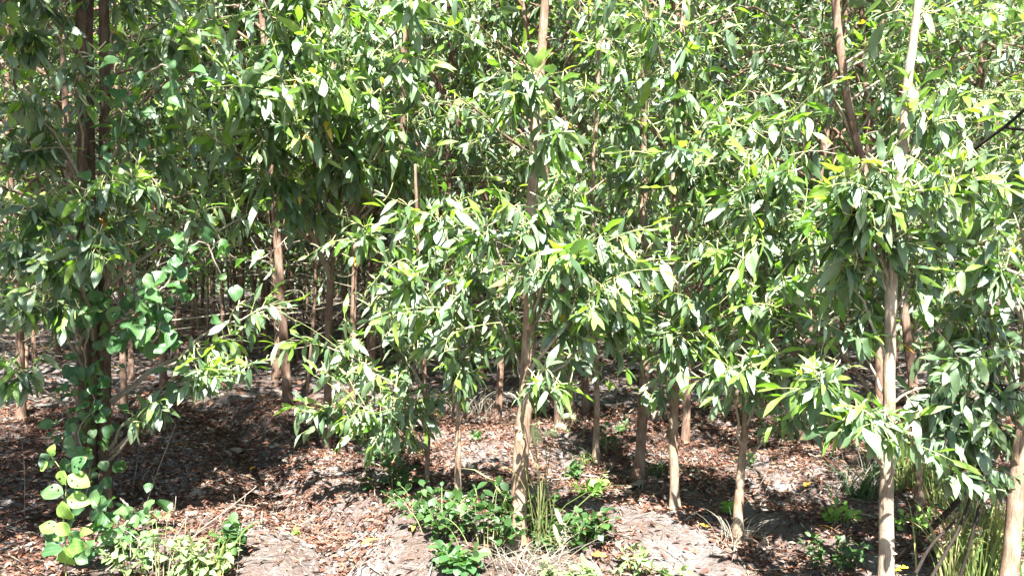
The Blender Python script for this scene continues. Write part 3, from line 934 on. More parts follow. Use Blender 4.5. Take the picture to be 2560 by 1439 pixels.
def grow_near(key, spec, seed):
    r = np.random.default_rng(seed)
    g = ground_at(*spec['px'][0]) if spec['px'][0][1] < 1600 else None
    D = g[1]
    pts = [at(px, py, D + .03 * math.sin(k)) for k, (px, py) in enumerate(spec['px'])]
    base = np.array([pts[0][0], pts[0][1], float(hgt(pts[0][0], pts[0][1]))])
    pts[0] = base - np.array([0, 0, .06])
    spec['D'] = D
    root = thing('acacia_tree', base, spec['label'], 'tree', 'acacias along the front edge')
    if spec['top'] and spec['top'] > pts[-1][2] + .3:
        d = nrm(pts[-1] - pts[-2])
        n_ = max(1, int((spec['top'] - pts[-1][2]) / .8))
        for q in range(n_):
            d = nrm(d + np.array([0, 0, .25]) + r.normal(0, .06, 3))
            pts.append(pts[-1] + d * (spec['top'] - pts[-1][2]) / (n_ - q) / max(d[2], .4))
    path = resample(pts, 12 + 7 * len(pts))
    path[3:] += np.cumsum(r.normal(0, .0012, (len(path) - 3, 3)), axis=0) * np.array([1, 1, 0])
    w0, w1 = (w * D / FPX / 2 for w in spec['w'])
    ztop = at(1280, 0, D)[2] if spec['top'] else path[-1][2]
    u = (path[:, 2] - base[2]) / max(ztop - base[2], .1)
    rad = np.where(u < 1, w0 + (w1 - w0) * np.clip(u, 0, 1), w1 * np.clip(1 - (path[:, 2] - ztop) / max(path[-1][2] - ztop, .1) * .85, .1, 1))
    rad = rad * (1 + .6 * np.exp(-np.maximum(path[:, 2] - base[2], 0) / .06))
    tb = Buf()
    tube(tb, path, rad, 14, rough=.075, r=r)
    for _ in range(16):                                        # stubs of lost twigs
        k = r.integers(4, len(path) - 2)
        dd = nrm(np.array([*r.normal(size=2), .5]))
        tube(tb, np.array([path[k], path[k] + dd * (rad[k] + .006), path[k] + dd * (rad[k] + .02)]), [rad[k] * .45, rad[k] * .28, .002], 6, r=r)
    tb.build('trunk', [spec['bark']], root, base)
    stems = [path]
    if 'px2' in spec:
        D2 = D + .1
        p2 = [at(px, py, D2) for px, py in spec['px2']]
        p2[0] = np.array([p2[0][0], p2[0][1], base[2] - .05])
        p2 += [p2[-1] + np.array([.1, .05, 1.2]), p2[-1] + np.array([.25, .1, 2.6])]
        path2 = resample(p2, 60)
        a, b_ = (w * D2 / FPX / 2 for w in spec['w2'])
        tb = Buf()
        tube(tb, path2, np.linspace(a, b_ * .5, 60), 12, rough=.05, r=r)
        tb.build('trunk', [spec['bark']], root, base)
        stems.append(path2)
    lv = Leaves()
    cat = Buf()
    woods = []

    def new_wood(_=None):
        woods.append(Buf())
        return woods[-1], len(woods) - 1

    size = {'inner': .185, 'bent': .16, 'tall_back': .15}.get(key, .138)
    for (_, px, py, dd, rp, ns, nl) in [t for t in TUFTS if t[0] == key]:
        p1 = at(px, py, D + dd)
        R = rp * (D + dd) / FPX * (1.1 if key in ('twin', 'single') else 1.6)
        st = stems[r.integers(0, len(stems))]
        dist = math.hypot(p1[0] - st[0][0], p1[1] - st[0][1])
        z0 = np.clip(p1[2] - .15 - .45 * dist + r.normal(0, .06), base[2] + .25, st[-1][2] - .1)
        p0, k = stem_point(st, z0)
        w, own = new_wood()
        branch(w, lv, p0, p1 + UP * R * .35, min(.018, .007 + .007 * dist), R, int(ns * 1.75), nl, size, .85, own, r, arch=.12, young=.14, span=(.62, 1.0) if key in ('twin', 'single', 'pale', 'main') else (.4, 1.0), catkins=(cat, .5))
    zframe = at(1280, 0, D)[2]
    if key not in CROWN_BARE and spec['top']:
        n_ = 11 if key in ('twin', 'single', 'inner', 'leaning', 'bent', 'back_brown', 'tall_back') else 4
        crown_branches(None, lv, path, max(zframe + .1, 2.9), path[-1][2] - .1, n_, 1.0, r, 6, 9, .16, each=new_wood)
    P, A, Nn, S, mi, own = lv.arrays()
    # the 300 leaves that show largest become leaves of their own, the rest one part
    sx, sy, f = project(P)
    show = np.where((sx > -60) & (sx < 2620) & (sy > -60) & (sy < 1500) & (f > .5), S / f, 0)
    order = np.argsort(-show)
    sel = order[:300][show[order[:300]] > 0]
    rest = np.setdiff1d(np.arange(len(P)), sel)
    bobj = [w.build('branch', ['twig', 'green_twig'], root, base) for w in woods]
    leaf_objects(NEAR_LEAF, P[sel], A[sel], Nn[sel], S[sel], [LEAF_MATS[i] for i in mi[sel]], lambda i: bobj[own[sel[i]]], base, r)
    fb = Buf()
    stamp(fb, MID_LEAF, P[rest], A[rest], Nn[rest], S[rest], mi[rest], r)
    tag(fb.build('foliage', LEAF_MATS, root, base), kind='stuff')
    if cat.n:
        tag(cat.build('flower_spikes', ['catkin'], root, base), kind='stuff')
    return root, stems


STEMS = {}
for i, (key, spec) in enumerate(TREES.items()):
    root, st = grow_near(key, spec, 500 + i)
    STEMS[key] = st


# ------------------------------------------------------------------ trees of the rows behind
def proto_tree(seed, H, zlo, nb, length, nsub, nleaf, size, leafset, bark, r_foot, dead=22):
    r = np.random.default_rng(seed)
    pts = [np.array([0, 0, -.08])]
    d = np.array([r.normal(0, .03), r.normal(0, .03), 1])
    for k in range(7):
        d = nrm(d + r.normal(0, .05, 3) * np.array([1, 1, 0]) + np.array([0, 0, .1]))
        pts.append(pts[-1] + d * H / 7)
    path = resample(pts, 36)
    tb = Buf()
    rad = r_foot * np.clip(1 - path[:, 2] / (H * 1.08), .08, 1) ** .8 * (1 + .4 * np.exp(-np.maximum(path[:, 2], 0) / .06))
    tube(tb, path, rad, 9, rough=.05, r=r)
    lv = Leaves()
    crown_branches(tb, lv, path, zlo, path[-1][2] - .1, nb, length, r, nsub, nleaf, size)
    for _ in range(dead):                                     # dead lower twigs
        p0, _k = stem_point(path, r.uniform(.5, zlo + .6))
        az = r.uniform(0, 6.28)
        ln = r.uniform(.3, .9)
        p1 = p0 + np.array([math.cos(az) * ln, math.sin(az) * ln, ln * r.uniform(-.1, .7)])
        tube(tb, bezier(p0, (p0 + p1) / 2 + r.normal(0, .06, 3), p1, 6), np.linspace(.006, .0015, 6), 4, mi=1)
    P, A, Nn, S, mi, _o = lv.arrays()
    fb = Buf()
    stamp(fb, leafset, P, A, Nn, S, mi, r)
    return tb.mesh('trunk', [bark, 'twig']), fb.mesh('crown', LEAF_MATS), len(P)


LOW = [proto_tree(900 + i, 7.2 + .3 * i, .75 + .12 * i, 48, 1.2, 8, 9, .145, MID_LEAF, 'bark_brown', .038) for i in range(4)]
HIGH = [proto_tree(950 + i, 8.0 + .4 * i, 1.9 + .2 * i, 60, 1.25, 8, 9, .15, MID_LEAF, 'bark_brown', .042) for i in range(4)]
FARP = [proto_tree(980 + i, 8.8 + .4 * i, 1.0 + .25 * i, 62, 1.35, 7, 8, .18, FAR_LEAF, 'bark_brown', .042) for i in range(3)]


THIN = [proto_tree(1010 + i, 4.6 + .5 * i, .9 + .3 * i, 20, .7, 5, 7, .14, MID_LEAF, 'bark_brown', .02, 16) for i in range(3)]
SMALL = proto_tree(1001, 4.9, 2.7, 28, 1.05, 8, 9, .155, MID_LEAF, 'bark_brown', .035, 0)  # short tree with a raised crown, sized to cast shade from out of view


def plant_row_tree(x, y, proto, rz, s, label, group):
    z = float(hgt(x, y))
    root = thing('acacia_tree', (x, y, z), label, 'tree', group)
    root.rotation_euler = (0, 0, rz)
    root.scale = (s, s, s)
    link('trunk', proto[0], root)
    tag(link('crown', proto[1], root), kind='stuff')
    return root


ROW = [  # foot pixel, width px, low or high crown, label
    (668, 892, 17, 'H', 'dark reddish trunk, the stouter of a close pair in the dim interior'),
    (650, 868, 13, 'H', 'thin dark trunk, the slimmer of a close pair in the dim interior'),
    (888, 880, 15, 'H', 'slender brown trunk deep behind the upper pale tufts, right of the broad bough'),
    (919, 962, 11, 'L', 'thin pale brown trunk between the brown trunk and the low left tuft'),
    (880, 1002, 13, 'H', 'tan trunk foot showing above the big drooping leaf bough'),
    (1396, 1062, 12, 'L', 'thin trunk just behind the foxtail grass beside the thick central trunk'),
    (1636, 992, 15, 'L', 'orange brown trunk foot glimpsed between the two slim trunks'),
    (1572, 852, 11, 'H', 'thin orange trunk far behind the umbrella of central leaves'),
    (1888, 885, 18, 'L', 'pale trunk foot deep behind the capped short trunk'),
    (1990, 935, 14, 'L', 'dim trunk behind the drooping leaves beyond the capped short trunk'),
    (770, 800, 11, 'H', 'sunlit thin trunk standing far inside the dark centre of the plantation'),
    (592, 846, 13, 'H', 'dark trunk right behind the pale squared rock'),
    (440, 905, 15, 'H', 'brown trunk behind the hanging round leaved vine'),
    (2180, 905, 13, 'L', 'thin brown trunk deep behind the cream trunk'),
    (2420, 1000, 14, 'L', 'shaded trunk hidden behind the dark drooping foliage'),
    (90, 940, 15, 'H', 'shaded trunk behind the dark hanging leaves at the picture edge'),
    (1130, 935, 13, 'H', 'slim trunk in shadow behind the bright sapling'),
    (1760, 930, 14, 'L', 'dim trunk behind the straight lichen spotted trunk'),
    (2330, 1035, 13, 'L', 'slim shaded trunk among leaves behind the thin pale stem'),
    (330, 960, 14, 'H', 'brown trunk just beyond the three stems'),
    (1310, 900, 13, 'L', 'trunk hidden close behind the thick central trunk'),
    (2520, 960, 15, 'L', 'slim trunk behind the pinkish edge trunk'),
]
r = np.random.default_rng(61)
taken = [(s_[0][0][0], s_[0][0][1]) for s_ in STEMS.values()]
for px, py, w, kind, lb in ROW:
    g = ground_at(px, py)
    pr = (LOW if kind == 'L' else HIGH)[int(r.integers(0, 4))]
    foot = w * g[1] / FPX / 2
    s = float(np.clip(foot / .05, .85, 1.2))
    plant_row_tree(g[0], g[1], pr, r.uniform(0, 6.28), s, lb, 'acacias of the second rows')
    taken.append((g[0], g[1]))
cnt = 0
for row, yy in enumerate(np.arange(8.2, 24, 1.9)):
    half = yy * .70 + 2.0
    for xx in np.arange(-half, half, 1.4 if yy < 12 else 1.3):
        x, y = xx + r.normal(0, .25), yy + r.normal(0, .3)
        if min(math.hypot(x - a, y - c) for a, c in taken) < .75:
            continue
        taken.append((x, y))
        if y < 14:
            pr = (LOW if (x > -.2 * y + 1.6 and r.random() < .85) or x < -.42 * y else HIGH)[int(r.integers(0, 4))]
            lb, gp = 'slender brown acacia of the shaded rows just inside the plantation', 'inner row acacias'
        else:
            pr = FARP[int(r.integers(0, 3))]
            lb, gp = 'far slim acacia lost in the dark depth of the plantation', 'far plantation acacias'
        plant_row_tree(x, y, pr, r.uniform(0, 6.28), r.uniform(.88, 1.15), lb, gp)
        cnt += 1
for _ in range(46):
    y = r.uniform(9.5, 20)
    x = r.uniform(-.62, -.02) * y if r.random() < .75 else r.uniform(0, .6) * y
    if min(math.hypot(x - a, y - c) for a, c in taken) < .35:
        continue
    taken.append((x, y))
    plant_row_tree(x, y, THIN[int(r.integers(0, 3))], r.uniform(0, 6.28), r.uniform(.85, 1.2), 'very thin dark understorey stem in the thicket of the shaded interior', 'thin understorey stems')
print('row trees', cnt)


def far_wood():
    """the plantation beyond, one mass nobody could count"""
    q = np.random.default_rng(404)
    bf = Buf()
    for yy in np.arange(24.5, 46, 2.6):
        for xx in np.arange(-yy * .72 - 2, yy * .72 + 2, 2.1):
            x, y = xx + q.normal(0, .4), yy + q.normal(0, .5)
            H = q.uniform(8.5, 11)
            p = np.array([[x, y, -.2], [x + q.normal(0, .1), y, H * .5], [x + q.normal(0, .25), y, H]])
            tube(bf, p, [.07, .05, .015], 5, mi=3)
            k = 330
            z = np.r_[q.uniform(.6, H, 210), q.uniform(0, 3.0, 120)]
            a = q.uniform(0, 6.28, k)
            rr = 1.5 * np.sqrt(q.random(k)) * np.clip((H + .6 - z) / 3, .25, 1)
            P = np.stack([x + rr * np.cos(a), y + rr * np.sin(a), z], -1)
            A = q.normal(size=(k, 3)) - UP * .8
            stamp(bf, FAR_LEAF, P, A, UP + q.normal(0, .8, (k, 3)), q.uniform(.3, .5, k), (q.random(k) < .1).astype(int), q)
    tag(bf.build('far_wood', ['leaf', 'young', 'yellow', 'bark_brown']), 'dense mass of plantation trees closing the view behind the rows', 'wood', kind='stuff')


far_wood()
for x, y, k, lb in ((-3.15, 3.3, 3, 'tall acacia beyond the picture edge whose shade falls on the twin stemmed tree'),
                    (-3.75, 4.2, 1, 'acacia at the far picture edge whose leaves hang in dark curtains'),
                    (-3.6, 6.6, 0, 'leafy acacia behind the twin stemmed tree at the picture edge'),
                    (-3.05, 2.5, 3, 'tall unseen acacia added to shade the dark corner leaves'),  # added out of view to thicken the shade on the corner
                    (-3.75, 2.9, 0, 'broad unseen acacia added to shade the twin stems from above'),  # added out of view as a second shade caster over the stems
                    (-2.85, 3.9, 4, 'small unseen acacia added to cast shade on the gully'),  # added out of view, kept short to shade the ground but not the bough
                    (-2.95, 9.9, 1, 'thin acacia right behind the broad bright bough'),
                    (-4.2, 9.6, 2, 'thin acacia behind the hanging vine curtain'),
                    (-1.75, 9.8, 1, 'thin acacia behind the first pale tufts'),
                    (-.55, 8.0, 2, 'thin acacia behind the sapling in the shade'),
                    (.55, 7.3, 1, 'low leafed acacia filling the view behind the thick central trunk'),
                    (1.55, 7.1, 0, 'low leafed acacia close behind the bowed trunk'),
                    (2.45, 6.7, 3, 'low leafed acacia close behind the short capped trunk'),
                    (3.25, 7.0, 1, 'low leafed acacia behind the cream trunk and its thin neighbour'),
                    (2.8, 2.6, 4, 'small unseen acacia added to cast shade on the dark foliage'),  # added out of view to keep the leaning sapling in shade
                    (3.9, 5.6, 0, 'leafy acacia filling the gap behind the pinkish edge trunk'),
                    (4.4, 7.6, 2, 'acacia with low boughs behind the dark drooping foliage')):
    plant_row_tree(x, y, SMALL if k == 4 else (HIGH if y < 4 or (x < -.2 and y > 7.5) else LOW)[k], k * 1.3, 1.0, lb, 'acacias along the front edge')


# ------------------------------------------------------------------ low plants, vines, grass
def arc(base, tip, lift, n=7, r=rng):
    return bezier(base, base + (tip - base) * .35 + UP * lift, tip, n)


def plant(name, label, cat, px, py, wpx, hpx, nst, nleaf, leafset, material, size, seed, group=None, droop=.15, stem='green_twig'):
    """a low plant: arching stems from one foot, every leaf an object under its stem"""
    r = np.random.default_rng(seed)
    g = ground_at(px, py)
    sc = g[1] / FPX
    root = thing(name, g, label, cat, group)
    for k in range(nst):
        a = r.uniform(0, 6.28)
        rad = wpx * .5 * sc * math.sqrt(r.uniform(.05, 1))
        hh = hpx * sc * r.uniform(.45, 1.0) * (1.15 - .5 * rad / (wpx * .5 * sc))
        foot = g + np.array([math.cos(a), math.sin(a), 0]) * rad * r.uniform(.1, .6)
        foot[2] = float(hgt(foot[0], foot[1])) - .01
        tip = np.array([g[0] + math.cos(a) * rad, g[1] + math.sin(a) * rad * .8, foot[2] + hh])
        p = arc(foot, tip, hh * .5, 7, r)
        b = Buf()
        tube(b, p, np.linspace(.0028, .0012, 7), 5)
        so = b.build('stem', [stem], root, g)
        lv = Leaves()
        shoot(lv, p[1:], nleaf, size, droop, 0, r)
        P, A, Nn, S, mi, _o = lv.arrays()
        Nn = Nn + UP * .8 + r.normal(0, .25, Nn.shape)
        leaf_objects(leafset, P, A, Nn, S, [material] * len(P), lambda i: so, g, r)
    return root


LOWP = 'dark leaved shrubs on the litter'
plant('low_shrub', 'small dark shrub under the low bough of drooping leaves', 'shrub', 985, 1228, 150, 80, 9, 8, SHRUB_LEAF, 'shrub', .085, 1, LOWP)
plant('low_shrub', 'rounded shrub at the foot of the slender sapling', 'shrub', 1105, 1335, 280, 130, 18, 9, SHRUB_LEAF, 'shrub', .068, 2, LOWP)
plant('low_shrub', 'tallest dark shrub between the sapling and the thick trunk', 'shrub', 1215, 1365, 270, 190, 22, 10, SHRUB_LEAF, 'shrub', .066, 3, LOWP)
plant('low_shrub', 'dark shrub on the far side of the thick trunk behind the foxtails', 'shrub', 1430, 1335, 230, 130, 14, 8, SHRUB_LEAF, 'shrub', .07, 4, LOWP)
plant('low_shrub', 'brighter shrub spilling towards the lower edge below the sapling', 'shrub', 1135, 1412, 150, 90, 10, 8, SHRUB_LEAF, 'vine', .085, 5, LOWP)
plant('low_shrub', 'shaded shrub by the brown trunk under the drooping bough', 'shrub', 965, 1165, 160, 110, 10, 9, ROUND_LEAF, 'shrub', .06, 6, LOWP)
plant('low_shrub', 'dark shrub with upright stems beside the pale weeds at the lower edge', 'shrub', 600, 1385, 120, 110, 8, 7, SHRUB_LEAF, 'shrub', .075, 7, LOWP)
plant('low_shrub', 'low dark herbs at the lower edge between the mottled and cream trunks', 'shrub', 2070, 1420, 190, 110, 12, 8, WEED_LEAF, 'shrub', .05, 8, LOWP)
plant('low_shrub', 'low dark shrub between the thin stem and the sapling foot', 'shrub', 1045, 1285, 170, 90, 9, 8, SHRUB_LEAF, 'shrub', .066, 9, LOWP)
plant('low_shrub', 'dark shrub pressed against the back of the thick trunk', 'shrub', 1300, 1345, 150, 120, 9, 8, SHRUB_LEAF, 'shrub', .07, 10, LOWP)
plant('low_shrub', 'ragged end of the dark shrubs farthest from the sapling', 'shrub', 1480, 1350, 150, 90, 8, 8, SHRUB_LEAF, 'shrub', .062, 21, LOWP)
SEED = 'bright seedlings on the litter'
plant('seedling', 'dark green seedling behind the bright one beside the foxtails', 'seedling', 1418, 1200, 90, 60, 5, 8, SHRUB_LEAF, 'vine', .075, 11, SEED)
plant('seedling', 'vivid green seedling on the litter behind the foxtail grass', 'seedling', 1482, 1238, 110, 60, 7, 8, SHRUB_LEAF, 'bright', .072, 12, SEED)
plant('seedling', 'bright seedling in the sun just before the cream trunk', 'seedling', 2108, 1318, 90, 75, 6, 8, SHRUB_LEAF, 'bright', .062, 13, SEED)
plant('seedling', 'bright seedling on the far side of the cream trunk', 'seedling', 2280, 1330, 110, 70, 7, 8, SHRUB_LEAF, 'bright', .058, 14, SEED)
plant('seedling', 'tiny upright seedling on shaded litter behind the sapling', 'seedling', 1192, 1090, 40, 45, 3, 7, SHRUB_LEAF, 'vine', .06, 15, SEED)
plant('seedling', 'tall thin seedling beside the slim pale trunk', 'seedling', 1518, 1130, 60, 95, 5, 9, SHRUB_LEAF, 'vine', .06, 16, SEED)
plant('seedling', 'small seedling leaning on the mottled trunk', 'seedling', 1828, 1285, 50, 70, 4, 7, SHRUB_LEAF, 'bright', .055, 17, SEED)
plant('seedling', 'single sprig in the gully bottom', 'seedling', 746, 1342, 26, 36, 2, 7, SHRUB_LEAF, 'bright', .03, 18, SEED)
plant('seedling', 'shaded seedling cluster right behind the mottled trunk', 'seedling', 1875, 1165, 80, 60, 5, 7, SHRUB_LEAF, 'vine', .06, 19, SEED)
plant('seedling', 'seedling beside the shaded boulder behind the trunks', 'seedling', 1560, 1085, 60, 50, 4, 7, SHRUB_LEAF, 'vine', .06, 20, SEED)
WEED = 'pale weeds along the lower edge'
for k, (px, py, w, h, n, lb) in enumerate((
        (330, 1450, 140, 170, 6, 'pale weed with ragged leaves next to the three lobed vine'),
        (400, 1455, 150, 230, 7, 'tallest pale weed with pointed leaves below the three stems'),
        (465, 1455, 150, 170, 7, 'bushy pale weed in the middle of the lower clump'),
        (535, 1455, 140, 150, 6, 'pale weed nearest the gully, mixed with straw'),
        (300, 1400, 90, 150, 7, 'dim weed behind the lower clump against the trunk foot'),
        (1500, 1452, 140, 90, 6, 'pale pointed weed at the lower edge behind the dry grass'),
        (1585, 1448, 150, 110, 6, 'yellow green weed at the lower edge beside the grey straw'),
        (1410, 1450, 140, 70, 5, 'pale weed among the grey straw at the thick trunk'),
        (1690, 1452, 90, 40, 6, 'sparse pale weed at the lower edge on sunny soil'))):
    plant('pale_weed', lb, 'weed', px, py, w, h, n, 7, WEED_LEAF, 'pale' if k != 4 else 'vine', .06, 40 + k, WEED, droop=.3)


def placed_leaf(parent, origin, px, py, Y, ang, size, leafset, material, tilt=.5, k=0, name='leaf'):
    """one leaf whose middle shows at a pixel; ang = picture angle of its axis from straight up, clockwise"""
    c = at(px, py, Y)
    A = np.array([math.sin(ang), -.35 * math.cos(ang) * tilt, math.cos(ang)])
    A = nrm(A)
    Nn = np.array([.1 * math.sin(k * 2.3), -1 + .35 * math.cos(k * 1.9), .75])
    P = c - A * size * .5
    leaf_objects(leafset, P[None], A[None], Nn[None], np.array([size]), [material], lambda i: parent, origin, np.random.default_rng(k + 3), name)


# the three lobed vine in the sun at the lower corner
D0 = 3.72
vb = ground_at(165, 1470)
vine = thing('trifoliate_vine', vb, 'sunlit vine with large three part leaves eaten full of holes', 'vine')
b = Buf()
vp = [np.array([vb[0], vb[1], vb[2] - .02]), at(163, 1340, D0), at(158, 1290, D0), at(165, 1215, D0 + .03), at(150, 1170, D0 + .05), at(120, 1130, D0 + .08)]
tube(b, resample(vp, 26), np.linspace(.0035, .0018, 26), 6)
vs = b.build('stem', ['green_twig'], vine, vb)
for k, (px, py, ang, s_, hol) in enumerate((
        (128, 1230, -1.45, 62, 1), (196, 1250, 1.75, 58, 1), (163, 1282, 3.05, 68, 0), (128, 1378, -1.75, 62, 0), (193, 1368, 1.35, 66, 0), (166, 1396, 3.14, 70, 0),
        (195, 1160, .75, 52, 1), (198, 1200, 2.0, 60, 1), (155, 1195, 3.5, 46, 1), (116, 1150, -.5, 44, 1), (120, 1318, -1.3, 50, 1), (158, 1322, 2.3, 46, 0),
        (122, 1345, 3.5, 34, 1), (145, 1345, 1.9, 26, 0), (108, 1165, -2.3, 36, 1), (205, 1395, 2.1, 40, 0), (215, 1330, 1.3, 36, 0), (130, 1125, .3, 34, 1))):
    placed_leaf(vs, vb, px, py, D0 - .02 - .01 * (k % 4), ang, s_ * D0 / FPX, HOLED_LEAF if hol else ROUND_LEAF, 'bright' if k % 3 else 'vine', .5, k)


def leafy_vine(label, pts, Y, n, size, spread, seed, material='vine', extra=None, leafset=ROUND_LEAF):
    """a vine: one winding stem, every round leaf an object under it"""
    r = np.random.default_rng(seed)
    w = [at(px, py, Y + d) for px, py, d in pts]
    o = w[0].copy()
    root = thing('round_leaf_vine', o, label, 'vine', 'vines on the brown trunks')
    b = Buf()
    path = resample(w, 10 * len(w))
    path += np.cumsum(r.normal(0, .004, path.shape), axis=0)
    tube(b, path, .0048, 6)
    so = b.build('stem', ['twig'], root, o)
    k = r.integers(0, len(path), n)
    P = path[k] + r.normal(0, spread, (n, 3)) * np.array([1, .6, .8])
    A = np.stack([r.normal(0, .7, n), r.normal(-.35, .4, n), r.normal(-.65, .4, n)], -1)
    Nn = np.stack([r.normal(0, .55, n), r.normal(-.6, .5, n), r.normal(.8, .45, n)], -1)
    leaf_objects(leafset, P, A, Nn, size * r.uniform(.45, 1.15, n), [material] * n, lambda i: so, o, r)
    return root


leafy_vine('vine with broad round leaves climbing the foot of the twin stems', [(205, 1275, -.18), (225, 1180, -.2), (200, 1080, -.2), (240, 1000, -.22), (215, 900, -.2), (235, 800, -.2), (215, 680, -.2), (240, 560, -.2)], 4.9, 190, .095, .08, 71)
leafy_vine('curtain of round blue green leaves hanging clear of the brown trunks', [(270, 700, -.2), (320, 790, -.35), (380, 760, -.5), (430, 700, -.5), (470, 640, -.45), (520, 610, -.3), (560, 690, -.2)], 4.9, 80, .105, .11, 72)
leafy_vine('drooping strand of heart shaped leaves below the round leaved curtain', [(400, 690, -.5), (390, 760, -.52), (395, 820, -.55), (370, 850, -.55), (330, 800, -.55), (300, 780, -.5)], 4.9, 40, .12, .07, 73)
leafy_vine('vine leaves high on the single brown trunk', [(262, 480, -.2), (275, 380, -.22), (300, 260, -.3), (360, 200, -.4), (400, 190, -.45), (410, 250, -.45)], 4.8, 36, .125, .09, 74)
leafy_vine('leafy creeper sprawling over the shaded litter at the vine foot', [(190, 1400, -.6), (240, 1370, -.6), (280, 1330, -.5), (330, 1300, -.4), (300, 1250, -.2)], 4.6, 52, .11, .10, 75)


def grass(name, label, px, py, wpx, hpx, n, seed, material, group=None, lean=.55, width=.0055, dx=0.0):
    r = np.random.default_rng(seed)
    g = ground_at(px, py)
    sc = g[1] / FPX
    root = thing(name, g, label, 'grass', group)
    b = Buf()
    for k in range(n):
        f = g + np.array([r.normal(0, .22) * wpx * sc, r.normal(0, .1) * wpx * sc, 0])
        f[2] = float(hgt(f[0], f[1])) - .01
        L = hpx * sc * r.uniform(.5, 1.15)
        a = r.uniform(0, 6.28)
        le = L * lean * r.uniform(.2, 1.2)
        tip = f + np.array([math.cos(a) * le + dx * L, math.sin(a) * le * .7, L * r.uniform(.55, 1.0)])
        ctrl = f + (tip - f) * .35 + UP * L * .4
        p = bezier(f, ctrl, tip - UP * L * .18 * r.random(), 6)
        side = nrm(np.cross(tip - f, r.normal(size=3)))
        ww = width * r.uniform(.5, 1.2) * np.array([.7, 1, .95, .8, .5, .1])
        v = np.concatenate([p - side * ww[:, None], p + side * ww[:, None]])
        i = np.arange(5)
        t = np.concatenate([np.stack([i, i + 1, i + 7], -1), np.stack([i, i + 7, i + 6], -1)])
        uv = np.stack([np.r_[np.zeros(6), np.ones(6)], np.r_[np.linspace(0, 1, 6)] .tolist() * 2], -1)
        b.add(v, t, uv)
    tag(b.build('blades', [material], root, g), kind='stuff')
    return root, g


def foxtail(root, g, stalk, head, Y, thick, material='dry'):
    """a stalk and a bristly bent seed head"""
    b = Buf()
    sp = resample([np.array([g[0], g[1], g[2]]) if stalk[0] is None else at(*stalk[0], Y)] + [at(*p, Y) for p in stalk[1:]], 12)
    tube(b, sp, .002, 5)
    so = b.build('stalk', ['grass'], root, g)
    hp = resample([at(*p, Y) for p in head], 9)
    b = Buf()
    tube(b, hp, np.array([.25, .7, .95, 1, 1, .95, .85, .6, .2]) * thick, 7)
    q = np.random.default_rng(int(head[0][0] * 7 + head[0][1]))
    k = q.integers(0, 9, 90)
    d = nrm(q.normal(size=(90, 3)))
    tan = nrm(np.gradient(hp, axis=0))[k]
    stamp(b, STRAW[:1], hp[k], d + tan * .8, q.normal(size=(90, 3)), np.full(90, thick * 2.3), np.zeros(90, int), q)
    b.build('seed_head', [material], so, g)


root, g = grass('foxtail_grass', 'clump of green foxtail grass leaning on the thick central trunk', 1345, 1392, 130, 330, 22, 81, 'grass', lean=.65, width=.005)
YF = g[1] - .05
for stalk, head in (
        ([None, (1345, 1200), (1340, 1110)], [(1338, 1112), (1332, 1070), (1345, 1056)]), ([None, (1350, 1200), (1333, 1088)], [(1330, 1082), (1342, 1074), (1350, 1092)]),
        ([None, (1352, 1220), (1334, 1105)], [(1330, 1098), (1345, 1092), (1352, 1102)]), ([None, (1365, 1180), (1362, 1110)], [(1360, 1088), (1378, 1078), (1392, 1092)]),
        ([None, (1372, 1150), (1385, 1080)], [(1388, 1068), (1402, 1062), (1420, 1078)]), ([None, (1375, 1130), (1395, 1050)], [(1405, 1040), (1425, 1038), (1436, 1046)]),
        ([None, (1318, 1200), (1305, 1110)], [(1298, 1105), (1300, 1086), (1308, 1092)]), ([None, (1355, 1200), (1385, 1260)], [(1388, 1270), (1398, 1295), (1406, 1318)]),
        ([None, (1360, 1180), (1380, 1290)], [(1384, 1310), (1392, 1340), (1398, 1360)])):
    foxtail(root, g, stalk, head, YF, .0125, 'catkin')
DG = 'dry grass tufts'
grass('dry_grass_tuft', 'wide grey dead grass heap at the foot of the thick trunk', 1300, 1425, 300, 120, 110, 82, 'dry', DG, lean=1.3, width=.0022)
grass('dry_grass_tuft', 'dry grass stalks mixed with the pale weeds at the lower edge', 460, 1440, 230, 200, 40, 83, 'dry', DG, lean=.7, width=.0026)
grass('dry_grass_tuft', 'wispy dead grass around the foot of the mottled trunk', 1850, 1372, 110, 110, 40, 84, 'dry', DG, lean=.9, width=.0022)
grass('dry_grass_tuft', 'dead grass stalks below the cream trunk fork', 2170, 1250, 160, 150, 40, 85, 'dry', DG, lean=.8, width=.0026)
grass('dry_grass_tuft', 'bleached straw patch on the shaded litter behind the thick trunk', 1200, 1040, 130, 110, 50, 86, 'dry', DG, lean=.9, width=.003)
GG = 'green grass tufts'
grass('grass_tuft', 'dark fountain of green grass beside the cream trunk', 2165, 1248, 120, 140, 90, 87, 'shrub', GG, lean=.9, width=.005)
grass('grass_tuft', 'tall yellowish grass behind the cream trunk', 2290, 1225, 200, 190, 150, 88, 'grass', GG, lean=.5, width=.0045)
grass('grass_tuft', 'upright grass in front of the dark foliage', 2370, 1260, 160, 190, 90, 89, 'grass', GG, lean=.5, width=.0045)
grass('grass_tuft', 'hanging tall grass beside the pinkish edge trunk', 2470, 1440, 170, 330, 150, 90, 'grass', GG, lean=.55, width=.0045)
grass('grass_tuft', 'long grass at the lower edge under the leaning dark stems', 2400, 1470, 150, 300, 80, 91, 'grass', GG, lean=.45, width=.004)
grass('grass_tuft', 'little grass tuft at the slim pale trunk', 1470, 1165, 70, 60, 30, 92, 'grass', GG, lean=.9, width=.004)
grass('grass_tuft', 'little grass tuft behind the bowed trunk', 1640, 1190, 80, 70, 36, 93, 'shrub', GG, lean=.9, width=.004)
